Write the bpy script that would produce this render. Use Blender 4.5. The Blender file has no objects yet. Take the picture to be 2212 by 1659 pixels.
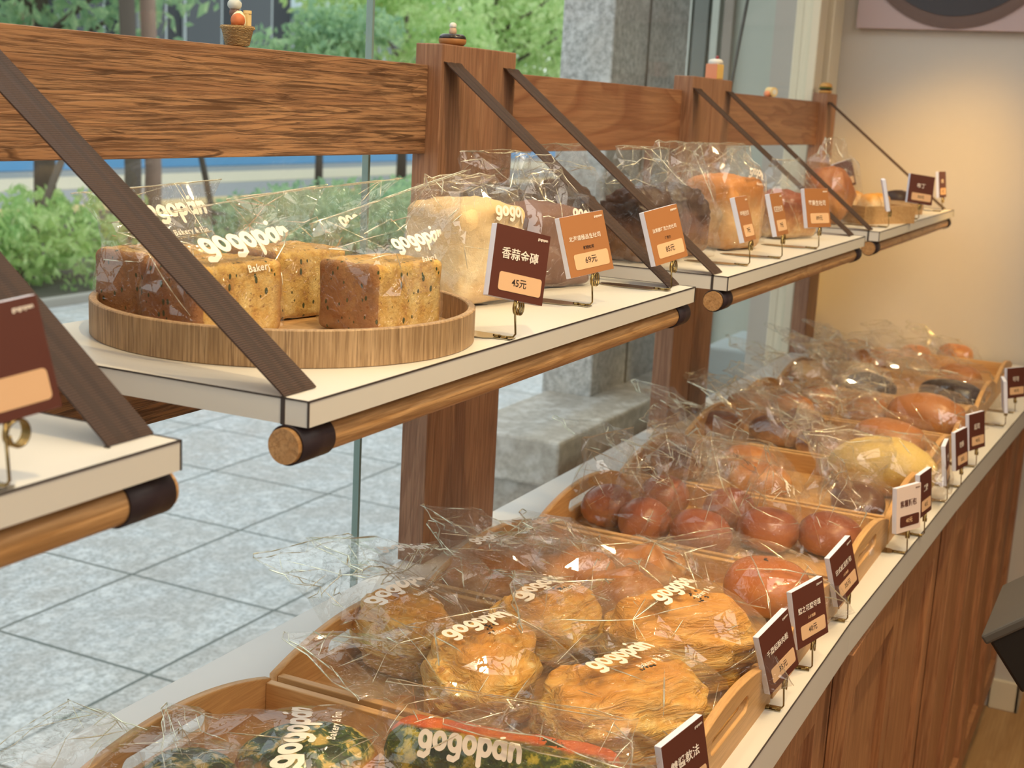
import bpy, bmesh, math, random
from mathutils import Vector, Matrix, noise, Euler
from mathutils.bvhtree import BVHTree
PI = math.pi
R = math.radians
sc = bpy.context.scene
C = sc.collection

# ------------------------------------------------------------------ camera
def set_camera():
    F = 2904.742
    yaw, pit, rol = 0.44972, -0.20505, 0.0531
    f = Vector((math.cos(pit)*math.cos(yaw), math.cos(pit)*math.sin(yaw), math.sin(pit)))
    r = Vector((math.sin(yaw), -math.cos(yaw), 0)); u = r.cross(f)
    rr = r*math.cos(rol) + u*math.sin(rol)
    ur = u*math.cos(rol) - r*math.sin(rol)
    cd = bpy.data.cameras.new('camera'); co = bpy.data.objects.new('camera', cd); C.objects.link(co)
    m = Matrix((( rr.x, ur.x, -f.x), (rr.y, ur.y, -f.y), (rr.z, ur.z, -f.z))).to_4x4()
    m.translation = Vector((-0.7249, -0.4988, 0.2004))
    co.matrix_world = m
    cd.sensor_width = 36; cd.lens = F/2212*36
    cd.clip_start = .02; cd.clip_end = 300
    cd.dof.use_dof = True; cd.dof.focus_distance = 1.3; cd.dof.aperture_fstop = 12
    sc.camera = co
set_camera()

# ------------------------------------------------------------------ world, lights, exposure
sc.view_settings.view_transform = 'Standard'
sc.view_settings.look = 'None'
sc.view_settings.exposure = -0.22
sc.view_settings.gamma = 1
sc.cycles.transparent_max_bounces = 40
sc.cycles.max_bounces = 7
sc.cycles.diffuse_bounces = 3
sc.cycles.glossy_bounces = 3
sc.cycles.transmission_bounces = 4
sc.cycles.sample_clamp_indirect = 6
sc.cycles.caustics_reflective = False
sc.cycles.caustics_refractive = False
w = bpy.data.worlds.new('sky'); sc.world = w; w.use_nodes = True
nt = w.node_tree; nt.nodes.clear()
tc = nt.nodes.new('ShaderNodeTexCoord'); sx = nt.nodes.new('ShaderNodeSeparateXYZ')
cr = nt.nodes.new('ShaderNodeValToRGB'); bg = nt.nodes.new('ShaderNodeBackground'); ow = nt.nodes.new('ShaderNodeOutputWorld')
nt.links.new(tc.outputs['Generated'], sx.inputs[0]); nt.links.new(sx.outputs[2], cr.inputs[0])
nt.links.new(cr.outputs[0], bg.inputs[0]); nt.links.new(bg.outputs[0], ow.inputs[0])
cr.color_ramp.elements[0].color = (.86, .89, .88, 1); cr.color_ramp.elements[0].position = .0
cr.color_ramp.elements[1].color = (.82, .89, .96, 1); cr.color_ramp.elements[1].position = 1
bg.inputs[1].default_value = 2.0

def area(name, loc, target, sx_, sy_, power, col, spread=PI):
    d = bpy.data.lights.new(name, 'AREA'); d.shape = 'RECTANGLE'; d.size = sx_; d.size_y = sy_
    d.energy = power; d.color = col; d.spread = spread
    o = bpy.data.objects.new(name, d); C.objects.link(o); o.location = loc
    o.rotation_euler = (Vector(target)-Vector(loc)).to_track_quat('-Z', 'Y').to_euler()
    return o
def spot(name, loc, target, power, col, angle, blend=.5, rad=.03):
    d = bpy.data.lights.new(name, 'SPOT'); d.energy = power; d.color = col; d.spot_size = R(angle); d.spot_blend = blend; d.shadow_soft_size = rad
    o = bpy.data.objects.new(name, d); C.objects.link(o); o.location = loc
    o.rotation_euler = (Vector(target)-Vector(loc)).to_track_quat('-Z', 'Y').to_euler()
    return o
WARM = (1, .74, .36)
for i, (x, tx) in enumerate(((-.2, .2), (.55, .7), (1.3, 1.4), (2.1, 2.1))):
    spot('track_spot', (x, -.52, 1.38), (tx, -.04, -.4), 54, WARM, 66, .7, .03)
for i, (x, y) in enumerate(((-1.2, .05), (.15, .15), (.95, .12), (1.75, .14), (-.9, -1.1), (.1, -1.15), (1.0, -1.1), (1.9, -1.15), (-.6, -2.1), (.8, -2.2), (2.0, -2.1))):
    spot('gleam_downlight', (x, y, 1.44), (x*.6+.35, y*.2-.02, -.4), 9, (1, .80, .46), 120, .6, .03)  # lamps added out of view to give the film creases more gleams
spot('wall_glow_spot', (2.35, -.40, .95), (3.0, .24, -.26), 105, (1, .56, .12), 38, 1.0, .05)  # added lamp that makes the warm glow low on the end wall
spot('wall_wash', (1.6, -1.6, 1.3), (3.0, .1, .45), 22, (.90, .94, 1), 46, 1.0, .08)
area('ceiling_fill', (.2, -1.3, 1.42), (.2, -1.3, 0), 2.4, 1.2, 28, (1, .93, .85))  # added soft fill light for the room, not a fixture
area('shop_fill', (-1.6, -2.4, 1.42), (-1.0, -1.2, 0), 1.6, 1.6, 40, (1, .93, .85))  # second added fill light, farther back in the shop
# daylight through the shop front
pl = area('daylight_portal', (.6, .43, .1), (.6, -1, .1), 5.2, 2.9, 1, (1, 1, 1)); pl.data.cycles.is_portal = True

# ------------------------------------------------------------------ helpers
def link(o, parent=None):
    C.objects.link(o)
    if parent is not None: o.parent = parent
    return o
def tag(o, label=None, cat=None, group=None, kind=None):
    if label: o['label'] = label
    if cat: o['category'] = cat
    if group: o['group'] = group
    if kind: o['kind'] = kind
    return o
def thing(name, label, cat, loc=(0, 0, 0), rz=0, group=None):
    o = bpy.data.objects.new(name, None); link(o); o.location = loc; o.rotation_euler = (0, 0, rz)
    o.empty_display_size = .02
    return tag(o, label, cat, group)
def obj(name, bm, mat, parent=None, loc=(0, 0, 0), smooth=False):
    me = bpy.data.meshes.new(name)
    if isinstance(bm, bmesh.types.BMesh):
        bmesh.ops.recalc_face_normals(bm, faces=bm.faces)
        bm.to_mesh(me); bm.free()
    else:
        me = bm
    if mat is not None:
        if len(me.materials): me.materials.clear()
        me.materials.append(mat)
    if smooth:
        for p in me.polygons: p.use_smooth = True
    o = bpy.data.objects.new(name, me); link(o, parent); o.location = loc
    return o
def struct(name, bm, mat, loc=(0, 0, 0), parent=None):
    o = obj(name, bm, mat, parent, loc)
    if parent is None: o['kind'] = 'structure'
    return o
def copy_tree(o, parent=None):
    c = o.copy(); C.objects.link(c); c.parent = parent
    for ch in list(o.children): copy_tree(ch, c)
    return c
def BM(): return bmesh.new()
def box(bm, x0, x1, y0, y1, z0, z1, bev=0, seg=2):
    g = bmesh.ops.create_cube(bm, size=1, matrix=Matrix.Translation(((x0+x1)/2, (y0+y1)/2, (z0+z1)/2)) @ Matrix.Diagonal((x1-x0, y1-y0, z1-z0, 1)))
    if bev:
        es = set(e for v in g['verts'] for e in v.link_edges)
        bmesh.ops.bevel(bm, geom=list(es), offset=bev, segments=seg, affect='EDGES', profile=.5)
    return bm
def bx(*a, bev=0): return box(BM(), *a, bev=bev)
def tube(bm, pts, r, n=8, closed=False, mi=0):
    pts = [Vector(p) for p in pts]; rings = []; up = Vector((0, 0, 1)); prev = None
    N = len(pts)
    for i, p in enumerate(pts):
        if closed: t = (pts[(i+1) % N]-pts[i-1]).normalized()
        else: t = (pts[min(i+1, N-1)]-pts[max(i-1, 0)]).normalized()
        if prev is None:
            a = t.cross(up)
            if a.length < .1: a = t.cross(Vector((1, 0, 0)))
            a.normalize()
        else:
            a = (prev - t*prev.dot(t)).normalized()
        prev = a; b = t.cross(a)
        rr = r[i] if isinstance(r, (list, tuple)) else r
        rings.append([bm.verts.new(p+(a*math.cos(2*PI*k/n)+b*math.sin(2*PI*k/n))*rr) for k in range(n)])
    M_ = N if closed else N-1
    for i in range(M_):
        A, B = rings[i], rings[(i+1) % N]
        for k in range(n): bm.faces.new((A[k], A[(k+1) % n], B[(k+1) % n], B[k])).material_index = mi
    if not closed:
        bm.faces.new(rings[0][::-1]); bm.faces.new(rings[-1])
    return bm
def lathe(bm, prof, n=48, c=(0, 0, 0)):
    rings = []
    for (r, z) in prof:
        rings.append([bm.verts.new((c[0]+r*math.cos(2*PI*k/n), c[1]+r*math.sin(2*PI*k/n), c[2]+z)) for k in range(n)])
    for i in range(len(rings)-1):
        for k in range(n):
            bm.faces.new((rings[i][k], rings[i][(k+1) % n], rings[i+1][(k+1) % n], rings[i+1][k]))
    if prof[0][0] > 1e-5 and prof[0] != prof[-1]: bm.faces.new(rings[0][::-1])
    if prof[-1][0] > 1e-5 and prof[0] != prof[-1]: bm.faces.new(rings[-1])
    bmesh.ops.remove_doubles(bm, verts=bm.verts, dist=1e-6)
    return bm
def cyl(bm, r, z0, z1, n=24, c=(0, 0)): return lathe(bm, [(r, z0), (r, z1)], n, (c[0], c[1], 0))
def nz(p, s, seed=0.0): return noise.noise(Vector(p)*s+Vector((seed*7.31, seed*3.7, seed*1.3)))

# ------------------------------------------------------------------ materials
def srgb(h):
    h = h.lstrip('#'); v = [int(h[i:i+2], 16)/255 for i in (0, 2, 4)]
    return tuple(c/12.92 if c <= .04045 else ((c+.055)/1.055)**2.4 for c in v)+(1,)
class NT:
    def __init__(s, name):
        s.m = bpy.data.materials.new(name); s.m.use_nodes = True; s.t = s.m.node_tree; s.t.nodes.clear()
        s.out = s.n('ShaderNodeOutputMaterial')
    def n(s, t, **k):
        x = s.t.nodes.new(t)
        for a, v in k.items(): setattr(x, a, v)
        return x
    def l(s, a, b): s.t.links.new(a, b)
    def bsdf(s, rough=.5, spec=.5):
        b = s.n('ShaderNodeBsdfPrincipled'); s.l(b.outputs[0], s.out.inputs[0])
        b.inputs['Roughness'].default_value = rough; b.inputs['Specular IOR Level'].default_value = spec
        return b
    def coords(s, scale=(1, 1, 1), rot=(0, 0, 0), kind='Object'):
        t = s.n('ShaderNodeTexCoord'); m = s.n('ShaderNodeMapping'); m.inputs['Scale'].default_value = scale; m.inputs['Rotation'].default_value = rot
        s.l(t.outputs[kind], m.inputs[0]); return m.outputs[0]
    def noise(s, vec, scale, detail=4, rough=.55, dist=0):
        n = s.n('ShaderNodeTexNoise'); n.inputs['Scale'].default_value = scale; n.inputs['Detail'].default_value = detail
        n.inputs['Roughness'].default_value = rough; n.inputs['Distortion'].default_value = dist
        s.l(vec, n.inputs['Vector']); return n.outputs['Fac']
    def ramp(s, fac, stops, interp='LINEAR'):
        r = s.n('ShaderNodeValToRGB'); r.color_ramp.interpolation = interp
        e = r.color_ramp.elements
        while len(e) < len(stops): e.new(.5)
        for i, (p, c) in enumerate(stops):
            e[i].position = p; e[i].color = c if len(c) == 4 else tuple(c)+(1,)
        s.l(fac, r.inputs[0]); return r.outputs[0]
    def mix(s, fac, a, b, mode='MIX'):
        m = s.n('ShaderNodeMix', data_type='RGBA', blend_type=mode)
        for i, v in ((0, fac), (6, a), (7, b)):
            if isinstance(v, (int, float)): m.inputs[i].default_value = v
            elif isinstance(v, tuple): m.inputs[i].default_value = v
            else: s.l(v, m.inputs[i])
        return m.outputs[2]
    def math(s, op, a, b=None):
        m = s.n('ShaderNodeMath', operation=op)
        for i, v in enumerate((a, b)):
            if v is None: continue
            if isinstance(v, (int, float)): m.inputs[i].default_value = v
            else: s.l(v, m.inputs[i])
        return m.outputs[0]
    def bump(s, h, strength, dist, b, prev=None):
        n = s.n('ShaderNodeBump'); n.inputs['Strength'].default_value = strength; n.inputs['Distance'].default_value = dist
        s.l(h, n.inputs['Height'])
        if prev is not None: s.l(prev, n.inputs['Normal'])
        if b is not None: s.l(n.outputs[0], b.inputs['Normal'])
        return n.outputs[0]
def K(v): return (v, v, v, 1)
_pc = {}
def plain(name, col, rough=.5, metal=0, spec=.5):
    if name in _pc: return _pc[name]
    t = NT(name); b = t.bsdf(rough, spec); b.inputs['Metallic'].default_value = metal
    c = srgb(col) if isinstance(col, str) else col
    v = t.coords((1, 1, 1)); n = t.noise(v, 40, 3)
    b.inputs['Base Color'].default_value = c
    t.l(t.mix(t.math('MULTIPLY', n, .12), c, tuple(x*.75 for x in c[:3])+(1,)), b.inputs['Base Color'])
    _pc[name] = t.m
    return t.m
def wood(name, light, mid, dark, axis='x', scale=1.0, ring=.5, rough=.45, bump=.25, seed=0, pores=.6, streak=False):
    t = NT(name); b = t.bsdf(rough, .35)
    st = {'x': (.10, 1, 1), 'y': (1, .10, 1), 'z': (1, 1, .10)}[axis]
    co = t.n('ShaderNodeTexCoord'); mp = t.n('ShaderNodeMapping'); mp.inputs['Scale'].default_value = tuple(a*scale for a in st); mp.inputs['Location'].default_value = (seed*1.7, seed*.9, seed*2.3)
    oi = t.n('ShaderNodeObjectInfo'); ad = t.n('ShaderNodeVectorMath', operation='ADD')
    t.l(co.outputs['Object'], ad.inputs[0]); t.l(oi.outputs['Random'], ad.inputs[1]); t.l(ad.outputs[0], mp.inputs[0]); v = mp.outputs[0]
    big = t.noise(v, 14, 3, .5, 1.2)
    w_ = t.math('FRACT', t.math('MULTIPLY', big, 9.0))
    rg = t.ramp(w_, [(0, K(0)), (.55, K(.35)), (.85, K(1)), (1, K(0))])
    c1 = t.mix(t.math('MULTIPLY', rg, ring), srgb(light), srgb(mid))
    mp2 = t.n('ShaderNodeMapping'); st2 = {'x': (.035, 1, 1), 'y': (1, .035, 1), 'z': (1, 1, .035)}[axis]
    mp2.inputs['Scale'].default_value = tuple(a*scale for a in st2); t.l(ad.outputs[0], mp2.inputs[0])
    fine = t.noise(mp2.outputs[0], 320, 4, .65, .4)
    fr = t.ramp(fine, [(.40, K(1)), (.56, K(0))])
    mid_n = t.noise(mp2.outputs[0], 60, 3, .6, .8)
    c2 = t.mix(t.math('MULTIPLY', fr, pores), c1, srgb(dark))
    c3 = t.mix(t.ramp(mid_n, [(.35, K(.5)), (.65, K(0))]), c2, srgb(mid))
    if streak:
        mp3 = t.n('ShaderNodeMapping'); mp3.inputs['Scale'].default_value = (.05*scale, 1*scale, 1*scale); t.l(ad.outputs[0], mp3.inputs[0])
        sn = t.noise(mp3.outputs[0], 130, 3, .6, 1.6)
        fr = t.math('MAXIMUM', fr, t.ramp(sn, [(.34, K(1)), (.44, K(0))]))
        c3 = t.mix(t.ramp(sn, [(.34, K(.85)), (.44, K(0))]), c3, srgb(dark))
    t.l(c3, b.inputs['Base Color'])
    hh = t.math('SUBTRACT', 0, t.math('ADD', t.math('MULTIPLY', fr, .6), t.math('MULTIPLY', rg, .5)))
    t.bump(hh, bump, .0012, b)
    return t.m
W_BEAM = wood('oak_beam', '#b08560', '#8d6447', '#49301f', 'x', 1.0, .8, .5, .8, 3, .85, True)
W_BEAM2 = wood('walnut_beam', '#a67a5a', '#87593f', '#573a28', 'x', .55, 1.0, .5, .3, 5, .35)
W_POST = wood('walnut_post', '#a77d60', '#875d45', '#5a3d2c', 'z', 1.0, .7, .5, .25, 1, .5)
W_CAB = wood('cabinet_wood', '#c08d64', '#976444', '#5a3a28', 'z', .9, .7, .5, .2, 8, .5)
W_ROD = wood('ash_rod', '#c79d6e', '#a87b4c', '#6e4c2d', 'x', 1.2, .8, .38, .2, 2, .5)
W_BAM = wood('bamboo_tray', '#ddb27a', '#c3915a', '#a47243', 'y', 1.3, .35, .4, .08, 6, .28)
W_BAMX = wood('bamboo_cross', '#d9ab72', '#bd8a55', '#97683d', 'x', 1.3, .35, .4, .08, 4, .3)
W_TRAY = wood('bent_ash', '#c2a27c', '#9c7c58', '#6b5038', 'z', 1.6, .8, .5, .25, 9, .7)
W_TRAYB = wood('bent_ash_base', '#d0aa7c', '#b48a5c', '#8e6a44', 'y', 1.2, .5, .5, .1, 4, .4)
WHITE = plain('white_laminate', '#d8d3cb', .33, 0, .5)
EDGE = plain('edge_line', '#3b322e', .6)
def m_strap():
    t = NT('webbing'); b = t.bsdf(.6, .3)
    v = t.coords(); sp = t.n('ShaderNodeSeparateXYZ'); t.l(v, sp.inputs[0])
    rib = t.math('SINE', t.math('MULTIPLY', sp.outputs[2], 5200))
    n = t.noise(v, 1400, 2)
    u = t.math('DIVIDE', sp.outputs[0], .038)
    ln = None
    for c_ in (.34, .66):
        k = t.math('LESS_THAN', t.math('ABSOLUTE', t.math('SUBTRACT', u, c_)), .085); ln = k if ln is None else t.math('MAXIMUM', ln, k)
    c = t.mix(t.math('MULTIPLY', t.math('ADD', t.math('MULTIPLY', rib, .5), .5), n), srgb('#2b1f1b'), srgb('#66493a'))
    c = t.mix(t.math('MULTIPLY', ln, .6), c, srgb('#33251f'))
    t.l(c, b.inputs['Base Color'])
    t.bump(t.math('ADD', rib, n), .35, .0004, b)
    return t.m
STRAP = m_strap()
WRAP = plain('rod_wrap', '#2d2127', .55, 0, .4)
def m_metal(name, col, rough):
    t = NT(name); b = t.bsdf(rough); b.inputs['Metallic'].default_value = 1; b.inputs['Base Color'].default_value = srgb(col); return t.m
BRASS = m_metal('antique_brass', '#a08a5c', .25)
STEEL = m_metal('polished_plate', '#b3aa95', .18)
FOAM = plain('foam_board', '#dfe0f2', .8)
INK_D = plain('print_brown', '#5c2f24', .45)
INK_O = plain('print_orange', '#a87044', .45)
INK_P = plain('print_peach', '#e2b78e', .5)
INK_W = plain('print_white', '#f3e6da', .5)
INK_K = plain('print_black', '#33201a', .6)
INK_PK = plain('print_pinkwhite', '#e6cfc4', .5)
LOGO = plain('bag_print', '#f4e9dc', .45)
def m_film(name='cellophane', base=.068, haze=.022, rough=.04):
    t = NT(name)
    tr = t.n('ShaderNodeBsdfTransparent'); tr.inputs[0].default_value = (.985, .98, .97, 1)
    gl = t.n('ShaderNodeBsdfGlossy'); gl.inputs['Roughness'].default_value = rough; gl.inputs[0].default_value = (1, 1, 1, 1)
    lw = t.n('ShaderNodeLayerWeight'); lw.inputs['Blend'].default_value = .35
    v = t.coords(); n1 = t.noise(v, 30, 2, .5, 2.5)
    rd = t.math('ABSOLUTE', t.math('SUBTRACT', n1, .5))
    ln = t.ramp(rd, [(0, K(1)), (.025, K(0))])
    nb = t.bump(ln, .6, .002, None)
    n2 = t.noise(v, 13, 2, .5, .5)
    nb2 = t.bump(n2, .14, .004, None, nb)
    t.l(nb2, gl.inputs['Normal'])
    fr = t.ramp(lw.outputs['Facing'], [(0, K(base)), (.55, K(base*1.7)), (.85, K(min(.9, base*4))), (1, K(.8))])
    df = t.n('ShaderNodeBsdfDiffuse'); df.inputs[0].default_value = (.95, .92, .86, 1)
    m1 = t.n('ShaderNodeMixShader'); m1.inputs[0].default_value = haze
    t.l(tr.outputs[0], m1.inputs[1]); t.l(df.outputs[0], m1.inputs[2])
    m = t.n('ShaderNodeMixShader'); t.l(fr, m.inputs[0]); t.l(m1.outputs[0], m.inputs[1]); t.l(gl.outputs[0], m.inputs[2])
    t.l(m.outputs[0], t.out.inputs[0]); return t.m
FILM = m_film()
def m_fold():
    t = NT('crease_gleam')
    tr = t.n('ShaderNodeBsdfTransparent'); gl = t.n('ShaderNodeBsdfGlossy'); gl.inputs['Roughness'].default_value = .12; gl.inputs[0].default_value = (1, .96, .72, 1); df = t.n('ShaderNodeBsdfDiffuse')  # yellow lamp gleam on the creases is put into the gloss colour
    df.inputs[0].default_value = (1, .97, .9, 1)
    a = t.n('ShaderNodeMixShader'); b = t.n('ShaderNodeMixShader'); a.inputs[0].default_value = .22; b.inputs[0].default_value = .55
    v = t.coords(); k = t.ramp(t.noise(v, 60, 2), [(.40, K(.15)), (.56, K(.92))])
    t.l(gl.outputs[0], a.inputs[1]); t.l(df.outputs[0], a.inputs[2]); t.l(tr.outputs[0], b.inputs[1]); t.l(a.outputs[0], b.inputs[2]); t.l(k, b.inputs[0])
    t.l(b.outputs[0], t.out.inputs[0]); return t.m
FOLD = m_fold()
def m_glass():
    t = NT('window_glass')
    tr = t.n('ShaderNodeBsdfTransparent'); tr.inputs[0].default_value = (.965, .985, .975, 1)
    gl = t.n('ShaderNodeBsdfGlossy'); gl.inputs['Roughness'].default_value = .0
    lw = t.n('ShaderNodeLayerWeight'); lw.inputs['Blend'].default_value = .3
    fr = t.ramp(lw.outputs['Facing'], [(0, K(.03)), (.6, K(.05)), (.9, K(.16)), (1, K(.6))])
    m = t.n('ShaderNodeMixShader'); t.l(fr, m.inputs[0]); t.l(tr.outputs[0], m.inputs[1]); t.l(gl.outputs[0], m.inputs[2])
    t.l(m.outputs[0], t.out.inputs[0]); return t.m
GLASS = m_glass()
JOINT = plain('glass_joint', '#7d9590', .25)
CREAM = plain('cream_frame', '#e6d9be', .45)
PAINT = plain('wall_paint', '#cbc4bb', .8, 0, .2)
def m_granite(name, a, b_, sc_=90, joint=None):
    t = NT(name); b = t.bsdf(.55, .4); v = t.coords()
    n1 = t.noise(v, sc_, 3, .7); n2 = t.noise(v, 5, 3, .6); n3 = t.noise(v, sc_*.35, 2, .6)
    c = t.mix(t.ramp(n1, [(.36, K(0)), (.64, K(1))]), srgb(a), srgb(b_))
    c = t.mix(t.math('MULTIPLY', t.ramp(n3, [(.5, K(0)), (.62, K(1))]), .35), c, srgb('#f2f2f0'))
    c = t.mix(t.math('MULTIPLY', t.ramp(n2, [(.4, K(1)), (.6, K(0))]), .35), c, srgb('#9a9186'))
    if joint:
        mp = t.coords((1, 1, 1)); s = t.n('ShaderNodeSeparateXYZ'); t.l(mp, s.inputs[0])
        pitch, ox, oy, wd = joint
        m = None
        for ch, off in ((0, ox), (1, oy)):
            u = t.math('FRACT', t.math('DIVIDE', t.math('SUBTRACT', s.outputs[ch], off-50*pitch), pitch))
            d = t.math('ABSOLUTE', t.math('SUBTRACT', u, .5))
            k = t.math('GREATER_THAN', d, .5-wd/pitch/2)
            m = k if m is None else t.math('MAXIMUM', m, k)
        c = t.mix(m, c, srgb('#59615c'))
        t.bump(t.math('SUBTRACT', 0, m), .6, .004, b)
    t.l(c, b.inputs['Base Color']); return t.m
PAVE = m_granite('granite_pavers', '#989a97', '#cbcecf', 70, (.6, 2.69, 1.969, .012))
COLST = m_granite('granite_column', '#9a9c9b', '#d4d6d6', 60)
LEDST = m_granite('ledge_stone', '#a39d94', '#c3beb5', 50)
def m_leaf(name, a, b_, c_):
    t = NT(name); b = t.bsdf(.5, .3); v = t.coords(); n = t.noise(v, 2.2, 3); n2 = t.noise(v, 14, 2)
    c = t.mix(t.ramp(n, [(.38, K(0)), (.6, K(1))]), srgb(a), srgb(b_))
    c = t.mix(t.ramp(n2, [(.5, K(0)), (.68, K(1))]), c, srgb(c_))
    t.l(c, b.inputs['Base Color']); b.inputs['Transmission Weight'].default_value = 0
    ts = t.n('ShaderNodeBsdfTranslucent'); t.l(c, ts.inputs[0]); mx = t.n('ShaderNodeMixShader'); mx.inputs[0].default_value = .5
    t.l(b.outputs[0], mx.inputs[1]); t.l(ts.outputs[0], mx.inputs[2]); t.l(mx.outputs[0], t.out.inputs[0])
    return t.m
LEAF_A = m_leaf('leaf_bright', '#b9d688', '#93bb72', '#ddeeb0')
LEAF_B = m_leaf('leaf_mid', '#b0d0a0', '#8fb592', '#cfe6b4')
LEAF_C = m_leaf('leaf_light', '#cbe39c', '#abd085', '#e8f5c0')
BARK = plain('bark', '#5b5148', .9)

# ------------------------------------------------------------------ setting
FZ = -1.36; OZ = -1.46; CZ = -.401; YP = .331
struct('floor', bx(-4.2, 6.5, -4.2, .40, FZ-.1, FZ), wood('floor_boards', '#c09a6c', '#a57c50', '#7d5b38', 'x', .5, .6, .5, .05, 2, .3))
struct('ceiling', bx(-4.2, 6.5, -4.2, .5, 1.5, 1.6), plain('ceiling_paint', '#e6e0d6', .8))
struct('wall_back', bx(-4.2, 6.5, -4.3, -4.2, FZ, 1.5), PAINT)
struct('wall_left', bx(-4.3, -4.2, -4.3, .5, FZ, 1.5), PAINT)
struct('wall_right', bx(3.0, 6.5, -.28, .56, FZ, 1.5), PAINT)
struct('wall_far', bx(6.5, 6.6, -4.3, -.2, FZ, 1.5), PAINT)
b_ = BM(); box(b_, 2.988, 3.0, -.292, -.215, FZ+.0, FZ+.085, .003); struct('baseboard_right', b_, CREAM)
b_ = BM(); box(b_, 2.988, 6.4, -.292, -.28, FZ+.0, FZ+.085, .003); struct('baseboard_return', b_, CREAM)
# shop front glass: two panes butted together, cream jamb at the right end
struct('window_1', bx(-4.0, .705, .406, .414, OZ, 1.5), GLASS)
struct('window_2', bx(.713, 2.80, .406, .414, OZ, 1.5), GLASS)
struct('trim_1', bx(.7066, .7114, .4055, .4145, OZ, 1.5), JOINT)
struct('trim_2', bx(2.80, 2.875, .385, .45, OZ, 1.5, bev=.004), CREAM)
struct('trim_3', bx(2.895, 3.0, .372, .46, OZ, 1.5, bev=.004), CREAM)
struct('trim_4', bx(2.872, 2.90, .40, .44, OZ, 1.5), plain('frame_gap', '#8d7350', .6))
# outdoors
b_ = BM(); box(b_, -12, 30, .42, 6.9, OZ-.2, OZ); pv = struct('pavement', b_, PAVE)
b_ = BM(); box(b_, -12, 60, 6.9, 7.0, OZ-.2, OZ+.06); struct('kerb', b_, plain('kerb_stone', '#9c978d', .8))
b_ = BM(); box(b_, -20, 70, 7.0, 12.4, OZ-.3, OZ-.02); struct('planting_bed', b_, plain('soil', '#4f4a3c', .9))
b_ = BM(); box(b_, -20, 90, 12.4, 13.1, OZ-.3, OZ-.01); struct('road_edge_line', b_, plain('yellow_line', '#e3c48c', .7))
b_ = BM(); box(b_, -20, 90, 13.1, 15.2, OZ-.3, OZ-.02); struct('road', b_, plain('asphalt', '#9c9d9f', .8))
b_ = BM(); box(b_, -20, 120, 15.2, 17.2, OZ-.3, OZ-.01); struct('sidewalk_strip', b_, plain('far_pavement', '#d5cbb2', .8))
b_ = BM(); box(b_, -20, 160, 17.2, 60, OZ-.3, OZ-.02); struct('far_ground', b_, plain('far_asphalt', '#8f9494', .8))
b_ = BM(); box(b_, -10, 60, 18.6, 18.7, OZ-.01, OZ+.20); tag(obj('road_barrier', b_, plain('barrier_blue', '#6aaade', .5)), 'long low blue barrier along the far side of the road', 'barrier')

rng = random.Random(5)
def leaves(bm, c, rad, n, size, flat=1.0, r=rng):
    for i in range(n):
        d = Vector((r.gauss(0, 1), r.gauss(0, 1), r.gauss(0, 1))); d.normalize(); k = r.random()**.35
        p = Vector(c)+Vector((d.x*rad[0], d.y*rad[1], d.z*rad[2]))*k
        a = Vector((r.gauss(0, 1), r.gauss(0, 1), r.gauss(0, .6))).normalized(); u = a.orthogonal().normalized(); u.rotate(Matrix.Rotation(r.random()*6.28, 3, a)); v = a.cross(u)
        s = size*(.6+.8*r.random())
        q = [p+u*s, p+v*s*.45+a*s*.1, p-u*s, p-v*s*.45+a*s*.1]
        bm.faces.new([bm.verts.new(x) for x in q])
def hedge(x0, x1, mat, label, seed, top, y0=7.05, y1=8.6):
    r = random.Random(seed); bm = BM()
    x = x0
    while x < x1:
        rr = .42+.16*r.random(); y = y0+.35+r.random()*(y1-y0-.6)
        leaves(bm, (x, y, OZ+top*.45+r.random()*.06), (rr*1.2, rr, top*.58), 230, .060, r=r)
        x += .22
    tag(obj('hedge', bm, mat), label, 'hedge')
hedge(5.2, 8.4, LEAF_A, 'bright green clipped hedge at the left, behind the pavement', 3, .72)
hedge(9.9, 14.5, LEAF_B, 'low green hedge farther along, behind the bagged loaves', 4, .66)
def tree(x, y, h, cr_, n, size, mat, label, seed, trunk=.12, lean=(0, 0), kind='tree'):
    r = random.Random(seed)
    t = thing(kind, label, 'tree', (x, y, OZ))
    bm = BM(); tube(bm, [(0, 0, -.02), (lean[0]*.4, lean[1]*.4, h*.35), (lean[0], lean[1], h*.8), (lean[0]*1.2, lean[1]*1.2, h*1.1)], [trunk, trunk*.85, trunk*.6, trunk*.3], 9)
    for k in range(5):
        a = r.random()*6.28; tube(bm, [(lean[0]*.8, lean[1]*.8, h*(.55+.07*k)), (math.cos(a)*cr_*.5, math.sin(a)*cr_*.5, h*(.75+.08*k))], [trunk*.35, trunk*.12], 6)
    obj('trunk', bm, BARK, t, smooth=True)
    bm = BM()
    for k in range(12):
        a = r.random()*6.28; q = r.random()**.5*cr_*.75
        leaves(bm, (math.cos(a)*q, math.sin(a)*q, h+(r.random()-.45)*cr_*.9), (cr_*.42, cr_*.42, cr_*.32), n//12, size, r=r)
    obj('foliage', bm, mat, t)
tree(10.3, 10.6, 3.0, 1.9, 2600, .10, LEAF_B, 'green tree at the left edge, above the near wooden beam', 1, .13)
tree(17.0, 11.6, 2.3, 1.2, 1800, .09, LEAF_B, 'small green tree behind the wicker basket figurine', 3, .07)
tree(20.5, 12.2, 2.9, 2.2, 3400, .11, LEAF_C, 'yellow green tree in the middle, left of the wide wooden post', 4, .10)
tree(24.5, 12.5, 3.6, 2.9, 4200, .12, LEAF_C, 'yellow green tree behind the doughnut figurine', 5, .15)
tree(30.3, 12.6, 3.2, 2.6, 3600, .12, LEAF_A, 'bright green tree beside the granite column', 6, .14)
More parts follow.
